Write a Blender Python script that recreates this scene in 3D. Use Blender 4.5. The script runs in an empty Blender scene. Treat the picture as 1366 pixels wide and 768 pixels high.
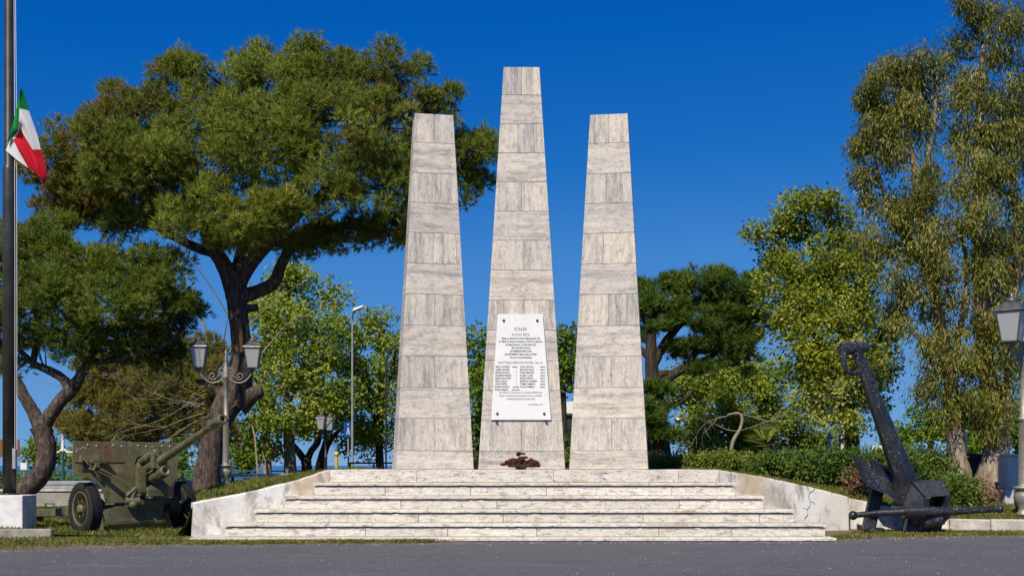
import bpy, math, random
import numpy as np
from mathutils import Vector, Matrix
R = math.radians
rng = np.random.default_rng(7)
random.seed(7)
scn = bpy.context.scene
C = scn.collection

# ------------------------------------------------------------------ camera
EYE, F, HZ = 1.36, 1500.0, 620.0          # eye height (m), focal length (px of a 1366 wide frame), horizon row
cam = bpy.data.cameras.new('camera'); cam_o = bpy.data.objects.new('camera', cam); C.objects.link(cam_o)
cam_o.location = (0, 0, EYE); cam_o.rotation_euler = (R(90), 0, 0)
cam.sensor_width = 36; cam.lens = F / 1366 * 36; cam.shift_y = (HZ - 384) / 1366
cam.clip_start = .1; cam.clip_end = 20000
scn.camera = cam_o

# ------------------------------------------------------------------ sky and sun
SUN_EL, SUN_AZ = 47.0, 21.0               # sun behind the camera and to its left
w = bpy.data.worlds.new('World'); scn.world = w; w.use_nodes = True
nt = w.node_tree; nt.nodes.clear()
sky = nt.nodes.new('ShaderNodeTexSky'); sky.sky_type = 'NISHITA'; sky.sun_disc = False
sky.sun_elevation = R(SUN_EL); sky.sun_rotation = R(180 + SUN_AZ)
sky.air_density = 0.6; sky.dust_density = 0; sky.ozone_density = 6.0; sky.altitude = 0
sc1 = nt.nodes.new('ShaderNodeVectorMath'); sc1.operation = 'SCALE'; sc1.inputs['Scale'].default_value = .085
cu = nt.nodes.new('ShaderNodeRGBCurve')                        # the polarised, saturated rendering of the sky, alike in every direction
for ci, pts in enumerate((((0, 0), (.061, .001), (.089, .012), (.127, .053), (.25, .115), (.491, .16), (1, .45)),
                          ((0, 0), (.12, .105), (.175, .155), (.246, .23), (.40, .30), (.708, .37), (1, .55)),
                          ((0, 0), (.266, .46), (.371, .53), (.491, .61), (.6, .65), (.847, .66), (1, .75)))):
    c = cu.mapping.curves[ci]
    while len(c.points) < len(pts): c.points.new(.5, .5)
    for q, (x, y) in zip(c.points, pts): q.location = (x, y); q.handle_type = 'VECTOR'
cu.mapping.update()
sc2 = nt.nodes.new('ShaderNodeVectorMath'); sc2.operation = 'SCALE'; sc2.inputs['Scale'].default_value = 9.0
bg = nt.nodes.new('ShaderNodeBackground'); bg.inputs[1].default_value = .1
wo = nt.nodes.new('ShaderNodeOutputWorld')
nt.links.new(sky.outputs[0], sc1.inputs[0]); nt.links.new(sc1.outputs[0], cu.inputs['Color']); nt.links.new(cu.outputs[0], sc2.inputs[0]); nt.links.new(sc2.outputs[0], bg.inputs[0]); nt.links.new(bg.outputs[0], wo.inputs[0])
sun = bpy.data.lights.new('sun', 'SUN'); sun.energy = 4.9; sun.angle = R(.53); sun.color = (1, .89, .73)
sun_o = bpy.data.objects.new('sun', sun); C.objects.link(sun_o)
sd = Vector((-math.sin(R(SUN_AZ)) * math.cos(R(SUN_EL)), -math.cos(R(SUN_AZ)) * math.cos(R(SUN_EL)), math.sin(R(SUN_EL))))
sun_o.rotation_euler = sd.to_track_quat('Z', 'Y').to_euler(); sun_o.location = (-20, -30, 40)
scn.view_settings.view_transform = 'Standard'; scn.view_settings.look = 'None'
scn.view_settings.exposure = .15; scn.view_settings.gamma = 1

# ------------------------------------------------------------------ helpers
def P(px, py, Y):                          # a point of the place seen at column px, row py, Y metres away
    return Vector(((px - 683) / F * Y, Y, EYE - (py - HZ) / F * Y))
def X(px, Y): return (px - 683) / F * Y
def Zr(py, Y): return EYE - (py - HZ) / F * Y

class MB:
    def __init__(s): s.v = []; s.f = []; s.m = []; s.sm = []
    def add(s, vs, fs, mi=0, smooth=False):
        o = len(s.v); s.v += [tuple(v) for v in vs]
        for f in fs: s.f.append(tuple(i + o for i in f)); s.m.append(mi); s.sm.append(smooth)
    def box(s, c, d, rot=None, mi=0):
        c = Vector(c); h = Vector(d) / 2
        vs = [Vector((x * h.x, y * h.y, z * h.z)) for x in (-1, 1) for y in (-1, 1) for z in (-1, 1)]
        if rot is not None: vs = [rot @ v for v in vs]
        s.add([c + v for v in vs], [(0, 1, 3, 2), (4, 6, 7, 5), (0, 4, 5, 1), (2, 3, 7, 6), (0, 2, 6, 4), (1, 5, 7, 3)], mi)
    def bbox(s, a, b, mi=0): s.box([(a[i] + b[i]) / 2 for i in range(3)], [abs(b[i] - a[i]) for i in range(3)], None, mi)
    def bar(s, a, b, wd, dp, up=(0, 0, 1), mi=0, wd2=None, dp2=None):    # rectangular bar between two points
        a = Vector(a); b = Vector(b); d = (b - a).normalized(); u = Vector(up)
        sx = d.cross(u); sx = sx.normalized() if sx.length > 1e-4 else Vector((1, 0, 0)); uy = sx.cross(d).normalized()
        wd2 = wd if wd2 is None else wd2; dp2 = dp if dp2 is None else dp2
        vs = []
        for p, ww, dd in ((a, wd, dp), (b, wd2, dp2)):
            vs += [p + sx * ww / 2 * i + uy * dd / 2 * j for i, j in ((-1, -1), (1, -1), (1, 1), (-1, 1))]
        s.add(vs, [(3, 2, 1, 0), (4, 5, 6, 7), (0, 1, 5, 4), (1, 2, 6, 5), (2, 3, 7, 6), (3, 0, 4, 7)], mi)
    def tube(s, pts, rad, n=8, mi=0, smooth=True, cap=True, jit=0.0):
        pts = [Vector(p) for p in pts]; k = len(pts)
        if not hasattr(rad, '__len__'): rad = [rad] * k
        vs = []; ref = None
        for i, p in enumerate(pts):
            d = (pts[min(i + 1, k - 1)] - pts[max(i - 1, 0)]).normalized()
            if ref is None: ref = d.orthogonal().normalized()
            ref = (ref - d * ref.dot(d)); ref = ref.normalized() if ref.length > 1e-5 else d.orthogonal().normalized()
            bi = d.cross(ref)
            for j in range(n):
                t = 2 * math.pi * j / n; r = rad[i] * (1 + (random.uniform(-jit, jit) if jit else 0))
                vs.append(p + (ref * math.cos(t) + bi * math.sin(t)) * r)
        fs = [(i * n + j, i * n + (j + 1) % n, (i + 1) * n + (j + 1) % n, (i + 1) * n + j) for i in range(k - 1) for j in range(n)]
        s.add(vs, fs, mi, smooth)
        if cap: s.add(vs[:n], [tuple(reversed(range(n)))], mi); s.add(vs[-n:], [tuple(range(n))], mi)
    def lathe(s, prof, n=16, M=None, mi=0, smooth=True):     # profile of (radius, height) round local z
        vs = []; k = len(prof)
        for r, z in prof:
            for j in range(n):
                t = 2 * math.pi * j / n; v = Vector((r * math.cos(t), r * math.sin(t), z)); vs.append(M @ v if M is not None else v)
        fs = [(i * n + j, i * n + (j + 1) % n, (i + 1) * n + (j + 1) % n, (i + 1) * n + j) for i in range(k - 1) for j in range(n)]
        if prof[0][0] > 1e-4: fs.append(tuple(reversed(range(n))))
        if prof[-1][0] > 1e-4: fs.append(tuple((k - 1) * n + j for j in range(n)))
        s.add(vs, fs, mi, smooth)
    def prism(s, poly, off, mi=0):                           # polygon of 3-d points, extruded by a vector
        n = len(poly); poly = [Vector(p) for p in poly]; off = Vector(off)
        vs = poly + [p + off for p in poly]
        s.add(vs, [tuple(range(n)), tuple(reversed(range(n, 2 * n)))] + [(i, n + i, n + (i + 1) % n, (i + 1) % n) for i in range(n)], mi)
    def ball(s, c, r, n=10, m=7, mi=0, sc=(1, 1, 1)):
        c = Vector(c); M = Matrix.Translation(c) @ Matrix.Diagonal((*sc, 1))
        s.lathe([(max(1e-5, r * math.sin(math.pi * i / m)), -r * math.cos(math.pi * i / m)) for i in range(m + 1)], n, M, mi)
    def build(s, name, mats, parent=None, world=False, bevel=0, fixn=True):
        if not isinstance(mats, (list, tuple)): mats = [mats]
        me = bpy.data.meshes.new(name)
        vs = s.v
        if world and parent is not None:
            mw = parent.matrix_basis.copy(); q = parent.parent
            while q is not None: mw = q.matrix_basis @ mw; q = q.parent
            inv = mw.inverted(); vs = [tuple(inv @ Vector(v)) for v in vs]
        me.from_pydata(vs, [], s.f); me.polygons.foreach_set('material_index', s.m); me.polygons.foreach_set('use_smooth', s.sm)
        for m in mats: me.materials.append(m)
        if fixn:
            import bmesh
            b = bmesh.new(); b.from_mesh(me); bmesh.ops.recalc_face_normals(b, faces=b.faces)
            if bevel: bmesh.ops.bevel(b, geom=b.edges[:], offset=bevel, segments=1, affect='EDGES', clamp_overlap=True)
            b.to_mesh(me); b.free()
        o = bpy.data.objects.new(name, me); C.objects.link(o)
        if parent is not None: o.parent = parent
        return o

def tag(o, label=None, cat=None, group=None, kind=None):
    if label: o['label'] = label
    if cat: o['category'] = cat
    if group: o['group'] = group
    if kind: o['kind'] = kind
    return o
def thing(name, label, cat, loc=(0, 0, 0), rz=0, group=None):
    o = bpy.data.objects.new(name, None); C.objects.link(o); o.empty_display_size = .3
    o.matrix_basis = Matrix.Translation(Vector(loc)) @ Matrix.Rotation(rz, 4, 'Z')
    return tag(o, label, cat, group)
def dup(root, loc, rz=0, label=None, scale=1):
    r = root.copy(); C.objects.link(r); r.location = loc; r.rotation_euler = (0, 0, rz); r.scale = (scale,) * 3
    if label: r['label'] = label
    def rec(a, b):
        for ch in a.children:
            c = ch.copy(); C.objects.link(c); c.parent = b; rec(ch, c)
    rec(root, r); return r
def npmesh(name, V, Fc, mats, parent=None, attrs=None, world=True, smooth=False):   # V (n,3), Fc (m,3 or 4)
    me = bpy.data.meshes.new(name); V = np.asarray(V, np.float32); Fc = np.asarray(Fc, np.int32)
    if parent is not None and world: V = V - np.array(parent.matrix_basis.translation, np.float32)
    k = Fc.shape[1]; m = len(Fc)
    me.vertices.add(len(V)); me.vertices.foreach_set('co', V.ravel())
    me.loops.add(m * k); me.loops.foreach_set('vertex_index', Fc.ravel())
    me.polygons.add(m); me.polygons.foreach_set('loop_start', np.arange(0, m * k, k, dtype=np.int32))
    me.polygons.foreach_set('use_smooth', np.full(m, smooth))
    for a, arr in (attrs or {}).items():
        at = me.attributes.new(a, 'FLOAT', 'FACE'); at.data.foreach_set('value', np.asarray(arr, np.float32))
    for mm in (mats if isinstance(mats, (list, tuple)) else [mats]): me.materials.append(mm)
    me.update(calc_edges=True)
    o = bpy.data.objects.new(name, me); C.objects.link(o)
    if parent is not None: o.parent = parent
    return o

# ------------------------------------------------------------------ materials
class NT:
    def __init__(s, name):
        s.m = bpy.data.materials.new(name); s.m.use_nodes = True; s.t = s.m.node_tree
        s.b = s.t.nodes['Principled BSDF']; s.out = s.t.nodes['Material Output']
    def n(s, typ, **kw):
        nd = s.t.nodes.new('ShaderNode' + typ)
        for k, v in kw.items():
            if k in nd.inputs.keys(): nd.inputs[k].default_value = v
            else: setattr(nd, k, v)
        return nd
    def l(s, a, b): s.t.links.new(a, b)
    def coord(s, kind='Object', scale=(1, 1, 1), rnd=0):
        tc = s.n('TexCoord'); mp = s.n('Mapping'); mp.inputs['Scale'].default_value = scale
        src = tc.outputs[kind]
        if rnd:
            oi = s.n('ObjectInfo'); mu = s.n('Math', operation='MULTIPLY'); mu.inputs[1].default_value = rnd
            s.l(oi.outputs['Random'], mu.inputs[0]); ad = s.n('VectorMath', operation='ADD'); s.l(src, ad.inputs[0]); s.l(mu.outputs[0], ad.inputs[1]); src = ad.outputs[0]
        s.l(src, mp.inputs['Vector']); return mp.outputs[0]
    def noise(s, vec, scale, detail=5, rough=.6, dist=0):
        nd = s.n('TexNoise'); nd.inputs['Scale'].default_value = scale; nd.inputs['Detail'].default_value = detail; nd.inputs['Roughness'].default_value = rough; nd.inputs['Distortion'].default_value = dist
        s.l(vec, nd.inputs['Vector']); return nd.outputs['Fac']
    def ramp(s, fac, stops):
        r = s.n('ValToRGB'); e = r.color_ramp.elements
        while len(e) < len(stops): e.new(.5)
        for el, (p, c) in zip(e, stops): el.position = p; el.color = (*c, 1) if len(c) == 3 else c
        s.l(fac, r.inputs[0]); return r.outputs[0]
    def mix(s, fac, a, b, mode='MIX'):
        m = s.n('Mix', data_type='RGBA', blend_type=mode)
        for val, idx in ((fac, 0), (a, 6), (b, 7)):
            if hasattr(val, 'is_linked') or hasattr(val, 'links'): s.l(val, m.inputs[idx])
            else: m.inputs[idx].default_value = (*val, 1) if isinstance(val, tuple) else val
        return m.outputs[2]
    def bump(s, h, strength=.3, dist=.01):
        b = s.n('Bump'); b.inputs['Strength'].default_value = strength; b.inputs['Distance'].default_value = dist
        s.l(h, b.inputs['Height']); s.l(b.outputs[0], s.b.inputs['Normal'])
    def fin(s, col=None, rough=.7, spec=.3, metal=0):
        if col is not None:
            if isinstance(col, tuple): s.b.inputs['Base Color'].default_value = (*col, 1)
            else: s.l(col, s.b.inputs['Base Color'])
        s.b.inputs['Roughness'].default_value = rough; s.b.inputs['Specular IOR Level'].default_value = spec; s.b.inputs['Metallic'].default_value = metal
        return s.m

def m_var(name, c1, c2, scale=4, rough=.7, spec=.3, metal=0, bump=.0, bscale=30, c3=None):   # mottled material
    t = NT(name); v = t.coord(); st = [(.3, c1), (.7, c2)]
    if c3: st = [(.3, c1), (.55, c2), (.72, c3)]
    col = t.ramp(t.noise(v, scale, 6, .65), st)
    if bump: t.bump(t.noise(v, bscale, 4), bump, .01)
    return t.fin(col, rough, spec, metal)

def m_travertine(name, vertical, stain=.0):
    t = NT(name)
    def sc(al, ac): return (al, al, ac) if vertical else (ac, ac, al)
    streak = t.noise(t.coord(scale=sc(13, 1.7), rnd=37), 1.3, 10, .8, .4)
    band = t.noise(t.coord(scale=sc(3.2, .25), rnd=19), 1.2, 7, .65, .3)
    mott = t.noise(t.coord(scale=sc(5, 3), rnd=3), 1.5, 8, .8)
    spot = t.noise(t.coord(scale=sc(40, 17), rnd=7), 1.0, 4, .75)
    base = t.ramp(streak, [(.30, (.33, .285, .235)), (.42, (.53, .49, .435)), (.55, (.63, .59, .53)), (.70, (.70, .665, .605))])
    grey = t.ramp(streak, [(.33, (.12, .12, .12)), (.5, (.37, .36, .35)), (.66, (.60, .575, .53))])
    col = t.mix(t.ramp(band, [(.47, (0, 0, 0)), (.62, (.85, .85, .85))]), base, grey)
    col = t.mix(t.ramp(mott, [(.50, (0, 0, 0)), (.64, (.65, .65, .65))]), col, (.25, .24, .235))
    pm = t.ramp(spot, [(.33, (.30, .29, .28)), (.44, (1, 1, 1))])
    col = t.mix(.85, col, pm, 'MULTIPLY')
    oi = t.n('ObjectInfo'); br = t.ramp(oi.outputs['Random'], [(0, (.90, .90, .92)), (.5, (1.0, 1.0, 1.0)), (1, (1.08, 1.05, 1.0))])
    col = t.mix(1.0, col, br, 'MULTIPLY')
    t.bump(spot, .5, .006)
    return t.fin(col, .75, .25)

def m_step(name):                                  # weathered pale stone of the steps
    t = NT(name)
    streak = t.noise(t.coord(scale=(2.6, 2.6, 13), rnd=29), 1.5, 9, .75, .3)
    base = t.ramp(streak, [(.3, (.42, .39, .35)), (.43, (.62, .59, .54)), (.6, (.72, .695, .65))])
    blot = t.noise(t.coord(scale=(2.0, 3, 7), rnd=5), 2.2, 10, .82)
    col = t.mix(t.ramp(blot, [(.512, (0, 0, 0)), (.62, (.85, .85, .85))]), base, (.17, .165, .155))
    rust = t.noise(t.coord(scale=(.7, 1, 2)), .9, 6, .65)
    col = t.mix(t.ramp(rust, [(.56, (0, 0, 0)), (.72, (.5, .5, .5))]), col, (.46, .39, .31))
    speck = t.noise(t.coord(scale=(11, 11, 26)), 1.6, 5, .75)
    col = t.mix(t.ramp(speck, [(.565, (0, 0, 0)), (.64, (.85, .85, .85))]), col, (.09, .085, .075))
    lich = t.noise(t.coord(scale=(.5, .5, 1.2)), 1.1, 5, .6)
    col = t.mix(t.ramp(lich, [(.64, (0, 0, 0)), (.72, (.7, .7, .7))]), col, (.26, .20, .09))
    oi = t.n('ObjectInfo'); br = t.ramp(oi.outputs['Random'], [(0, (.86, .85, .84)), (1, (1.05, 1.04, 1.02))]); col = t.mix(1.0, col, br, 'MULTIPLY')
    t.bump(speck, .5, .008)
    return t.fin(col, .8, .2)

def m_plaster(name):
    t = NT(name)
    a = t.noise(t.coord(rnd=31), 1.1, 8, .68); b = t.noise(t.coord(scale=(1.5, 1.5, .55), rnd=17), 1.9, 9, .75, .5); c = t.noise(t.coord(rnd=13), .95, 6, .6)
    col = t.ramp(a, [(.36, (.46, .43, .38)), (.48, (.70, .69, .66)), (.62, (.80, .80, .79))])
    col = t.mix(t.ramp(c, [(.50, (0, 0, 0)), (.62, (.8, .8, .8))]), col, (.47, .37, .24))
    col = t.mix(t.ramp(b, [(.495, (0, 0, 0)), (.64, (.85, .85, .85))]), col, (.22, .20, .165))
    fs = t.noise(t.coord(), 26, 6, .8); col = t.mix(t.ramp(fs, [(.58, (0, 0, 0)), (.68, (.6, .6, .6))]), col, (.18, .165, .14))
    cn = t.noise(t.coord(scale=(1.6, 1.6, .5)), .8, 8, .62, .4); cm = t.noise(t.coord(), .55, 2, .5)
    line = t.ramp(cn, [(.494, (1, 1, 1)), (.499, (.2, .19, .18)), (.503, (.2, .19, .18)), (.508, (1, 1, 1))])
    col = t.mix(t.ramp(cm, [(.50, (0, 0, 0)), (.58, (.8, .8, .8))]), col, line, 'MULTIPLY')
    t.bump(t.noise(t.coord(), 18, 6, .7), .35, .012)
    return t.fin(col, .85, .2)

def m_leaf(name, cols, transl=.3, rough=.55, spec=.25):
    t = NT(name); at = t.n('Attribute', attribute_name='tint'); 
    k = len(cols); col = t.ramp(at.outputs['Fac'], [(i / (k - 1), c) for i, c in enumerate(cols)])
    t.fin(col, rough, spec)
    tr = t.n('BsdfTranslucent'); t.l(col, tr.inputs['Color']); mx = t.n('MixShader'); mx.inputs[0].default_value = transl
    t.l(t.b.outputs[0], mx.inputs[1]); t.l(tr.outputs[0], mx.inputs[2]); t.l(mx.outputs[0], t.out.inputs['Surface'])
    return t.m

def m_bark(name, c1, c2, c3, sx=9, sz=1.6):
    t = NT(name); v = t.coord(scale=(sx, sx, sz)); n1 = t.noise(v, 1.4, 8, .7, .6)
    col = t.ramp(n1, [(.34, c1), (.5, c2), (.68, c3)]); t.bump(n1, .9, .05)
    return t.fin(col, .9, .1)

def m_asphalt():
    t = NT('asphalt'); v = t.coord()
    f = t.noise(t.coord(scale=(1, .45, 1)), 46, 6, .85); g = t.noise(v, .7, 6, .6); st = t.noise(t.coord(scale=(.35, 3.5, 1)), 1.2, 8, .75); me_ = t.noise(t.coord(scale=(1, .4, 1)), 9, 8, .8)
    col = t.ramp(f, [(.30, (0.033, 0.034, 0.041)), (.45, (0.087, 0.089, 0.104)), (.56, (0.135, 0.139, 0.157)), (.66, (0.227, 0.229, 0.248)), (.74, (0.389, 0.390, 0.412))])
    col = t.mix(t.ramp(g, [(.35, (0, 0, 0)), (.7, (0.379, 0.390, 0.425))]), col, (0.152, 0.154, 0.167))
    col = t.mix(t.ramp(me_, [(.52, (0, 0, 0)), (.66, (0.492, 0.492, 0.492))]), col, (0.060, 0.061, 0.073))
    col = t.mix(t.ramp(st, [(.52, (0, 0, 0)), (.66, (0.492, 0.492, 0.492))]), col, (0.065, 0.067, 0.079))
    du = t.noise(t.coord(scale=(.5, 2, 1)), .8, 7, .75)
    col = t.mix(t.ramp(du, [(.56, (0, 0, 0)), (.7, (0.492, 0.492, 0.492))]), col, (0.216, 0.207, 0.200))
    vo = t.n('TexVoronoi'); vo.inputs['Scale'].default_value = 5.0; t.l(v, vo.inputs['Vector'])
    dots = t.ramp(vo.outputs['Distance'], [(.06, (1, 1, 1)), (.10, (0, 0, 0))])
    col = t.mix(dots, col, (0.454, 0.446, 0.449))
    t.bump(f, .8, .02); return t.fin(col, .9, .2)

def m_ground(name, a, b, c, sc=3):
    t = NT(name); v = t.coord(); n1 = t.noise(v, sc, 8, .7)
    col = t.ramp(n1, [(.35, a), (.52, b), (.68, c)]); t.bump(t.noise(v, 40, 4), .6, .02); return t.fin(col, .95, .1)

M = dict(
    trav_v=m_travertine('travertine_vertical', True), trav_h=m_travertine('travertine_horizontal', False),
    step=m_step('step_stone'), plaster=m_plaster('stained_plaster'), asphalt=m_asphalt(),
    joint=m_var('mortar', (.10, .085, .07), (.22, .19, .16), 8, .95, .1),
    marble=m_var('white_marble', (.70, .71, .73), (.78, .79, .80), 3, .35, .4),
    letter=m_var('dark_letter', (.02, .02, .025), (.05, .05, .055), 30, .6),
    bronze=m_var('dark_bolt', (.015, .017, .018), (.05, .05, .05), 20, .4, .5),
    lawn=m_ground('lawn_soil', (.055, .065, .018), (.10, .10, .035), (.19, .16, .085), 2.5),
    dirt=m_ground('verge_soil', (.10, .085, .055), (.16, .13, .085), (.21, .18, .13), 4),
    pave=m_ground('far_ground', (.10, .10, .08), (.16, .15, .13), (.22, .2, .17), 1),
    kerb=m_ground('kerb_stone', (.30, .28, .25), (.52, .5, .46), (.66, .64, .6), 3),
    olive=None, tyre=m_var('tyre_rubber', (.010, .010, .011), (.028, .028, .028), 12, .75, .3, 0, .4, 60),
    lamp=m_var('weathered_lamp_metal', (.19, .18, .145), (.33, .32, .27), 14, .5, .5, .3, .2, 50),
    lampdark=m_var('lamp_roof_metal', (.06, .062, .062), (.16, .16, .16), 10, .4, .5, .4),
    galv=m_var('galvanised_steel', (.34, .35, .36), (.52, .53, .54), 6, .45, .5, .5),
    rust=m_var('rusty_steel', (.12, .05, .025), (.25, .12, .06), 9, .8),
    green=m_var('green_paint', (.012, .07, .05), (.02, .11, .075), 7, .5, .5),
    dark=m_var('dark_paint', (.012, .013, .014), (.03, .032, .033), 7, .5, .5),
    white=m_var('white_paint', (.68, .68, .66), (.8, .8, .78), 5, .5, .4),
    blue=m_var('blue_paint', (.008, .08, .36), (.012, .11, .46), 5, .4, .5),
    yellow=m_var('yellow_paint', (.62, .42, .01), (.72, .5, .02), 6, .5, .4),
    concrete=m_ground('weathered_concrete', (.20, .19, .17), (.32, .31, .28), (.43, .41, .38), 2.2),
    greybox=m_var('grey_cabinet_paint', (.40, .41, .43), (.52, .53, .55), 3, .55, .4),
    wallw=m_ground('white_plinth', (.60, .60, .60), (.74, .74, .74), (.82, .82, .82), 4),
    redflower=m_leaf('dried_red_petals', [(.045, .012, .010), (.12, .032, .024), (.20, .075, .05)], .15),
)
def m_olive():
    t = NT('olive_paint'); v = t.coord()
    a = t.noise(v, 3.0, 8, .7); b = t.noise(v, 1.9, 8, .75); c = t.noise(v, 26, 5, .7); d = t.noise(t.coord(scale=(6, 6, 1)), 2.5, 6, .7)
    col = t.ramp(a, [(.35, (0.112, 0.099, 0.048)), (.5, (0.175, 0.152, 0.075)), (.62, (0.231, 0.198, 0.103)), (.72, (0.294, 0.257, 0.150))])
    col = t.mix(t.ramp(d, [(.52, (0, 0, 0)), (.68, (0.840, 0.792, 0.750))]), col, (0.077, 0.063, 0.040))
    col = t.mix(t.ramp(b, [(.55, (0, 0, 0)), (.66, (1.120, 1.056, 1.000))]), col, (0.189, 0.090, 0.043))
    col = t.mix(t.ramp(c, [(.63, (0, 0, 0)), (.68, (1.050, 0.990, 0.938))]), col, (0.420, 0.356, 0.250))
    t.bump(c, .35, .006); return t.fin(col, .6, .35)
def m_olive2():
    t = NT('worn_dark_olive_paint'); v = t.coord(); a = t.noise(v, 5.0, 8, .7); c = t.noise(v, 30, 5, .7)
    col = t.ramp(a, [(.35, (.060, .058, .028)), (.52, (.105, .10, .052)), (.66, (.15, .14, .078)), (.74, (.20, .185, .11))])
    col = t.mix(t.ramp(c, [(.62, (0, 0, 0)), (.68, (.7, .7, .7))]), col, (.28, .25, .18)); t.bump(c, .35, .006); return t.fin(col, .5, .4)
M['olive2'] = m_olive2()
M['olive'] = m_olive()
def m_anchor():
    t = NT('black_anchor_paint'); v = t.coord()
    a = t.noise(v, 16, 6, .7); b = t.noise(t.coord(scale=(2, 2, 2)), 1.3, 5, .6)
    col = t.ramp(a, [(.4, (.006, .007, .010)), (.58, (.018, .021, .028)), (.66, (.034, .037, .047)), (.74, (.16, .16, .18))])
    col = t.mix(t.ramp(b, [(.45, (0, 0, 0)), (.75, (.5, .5, .5))]), col, (.045, .05, .064))
    fl = t.noise(t.coord(scale=(9, 9, 30)), 2.0, 6, .75); ms = t.noise(t.coord(), 1.1, 3, .6)
    col = t.mix(t.mix(1.0, t.ramp(fl, [(.56, (0, 0, 0)), (.62, (.8, .8, .8))]), t.ramp(ms, [(.46, (0, 0, 0)), (.58, (1, 1, 1))]), 'MULTIPLY'), col, (.34, .35, .40))
    t.bump(a, .5, .012); return t.fin(col, .38, .55)
M['anchor'] = m_anchor()
def m_glass():
    t = NT('frosted_lantern_glass'); t.b.inputs['Transmission Weight'].default_value = .55
    return t.fin((.62, .66, .68), .35, .5)
M['lglass'] = m_glass()
def m_sea():
    t = NT('sea_water'); n1 = t.noise(t.coord(scale=(.03, .12, 1)), 1, 6, .7); t.bump(n1, .25, 1.0)
    return t.fin((.03, .12, .26), .25, .5)
M['sea'] = m_sea()
M['crack'] = m_var('dark_crack', (.10, .09, .075), (.22, .20, .17), 12, .95, .1)
M['redp'] = m_var('red_paint', (.35, .02, .03), (.45, .03, .05), 5, .5)
M['darkwall'] = m_ground('dark_wall', (.03, .03, .03), (.06, .058, .055), (.12, .115, .11), 1.3)
M['yellowwood'] = m_var('pale_wood', (.35, .27, .14), (.5, .4, .24), 5, .8)
M['dark2'] = m_var('dark_grey_pole', (.035, .035, .034), (.075, .073, .07), 3, .4, .5, .4)
M['carglass'] = m_var('car_window', (.02, .025, .03), (.04, .045, .05), 3, .1, .6)
M['carblue'] = m_var('blue_car_paint', (.015, .03, .14), (.02, .04, .18), 3, .25, .6)
L = dict(
    pine=m_leaf('pine_needles', [(0.291, 0.191, 0.038), (0.151, 0.193, 0.028), (0.215, 0.281, 0.038), (0.324, 0.369, 0.056), (0.482, 0.448, 0.093)], .40),
    pine2=m_leaf('pine_needles_fresh', [(0.072, 0.114, 0.018), (0.144, 0.202, 0.029), (0.224, 0.282, 0.040), (0.323, 0.347, 0.061)], .40),
    pine3=m_leaf('pine_needles_dry', [(0.302, 0.196, 0.048), (0.205, 0.213, 0.043), (0.302, 0.283, 0.061), (0.454, 0.358, 0.100)], .48),
    pine4=m_leaf('pine_needles_dark', [(0.042, 0.082, 0.015), (0.080, 0.146, 0.022), (0.132, 0.209, 0.029), (0.208, 0.292, 0.040)], .40),
    plane=m_leaf('light_green_leaves', [(0.110, 0.167, 0.024), (0.209, 0.305, 0.039), (0.344, 0.424, 0.054), (0.499, 0.497, 0.081)], .48),
    oak=m_leaf('mid_green_leaves', [(0.075, 0.130, 0.014), (0.138, 0.232, 0.020), (0.234, 0.343, 0.030), (0.340, 0.444, 0.045)], .48),
    yellow=m_leaf('yellow_green_leaves', [(0.098, 0.121, 0.023), (0.165, 0.215, 0.023), (0.263, 0.326, 0.028), (0.413, 0.466, 0.032), (0.461, 0.466, 0.152)], .48),
    euc=m_leaf('eucalyptus_leaves', [(0.114, 0.098, 0.015), (0.128, 0.151, 0.019), (0.202, 0.218, 0.033), (0.295, 0.292, 0.054), (0.416, 0.391, 0.097)], .48, .4, .4),
    hedge=m_leaf('hedge_leaves', [(0.066, 0.111, 0.014), (0.136, 0.189, 0.022), (0.242, 0.294, 0.036), (0.437, 0.400, 0.085)], .4, .5, .3),
    hedgeg=m_leaf('glossy_leaves', [(0.042, 0.083, 0.017), (0.082, 0.150, 0.024), (0.163, 0.248, 0.040), (0.279, 0.332, 0.067)], .4, .5, .3),
    grass=m_leaf('grass_blades', [(0.065, 0.102, 0.015), (0.124, 0.156, 0.022), (0.208, 0.198, 0.040), (0.390, 0.300, 0.110)], .3),
    dry=m_leaf('dry_leaves', [(.16, .09, .05), (.26, .16, .09), (.36, .25, .15)], .3),
)
B = dict(
    pine=m_bark('pine_bark', (.025, .02, .018), (.085, .066, .056), (.20, .165, .145), 12, 3),
    pale=m_bark('pale_bark', (.10, .085, .07), (.24, .21, .18), (.42, .39, .35)),
    dark=m_bark('dark_bark', (.018, .015, .013), (.045, .038, .032), (.10, .085, .07)),
    euc=m_bark('eucalyptus_bark', (.10, .065, .045), (.26, .20, .155), (.46, .41, .36), 5, 1.2),
    twig=m_var('dry_twig', (.20, .16, .12), (.36, .30, .23), 8, .9),
)

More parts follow.
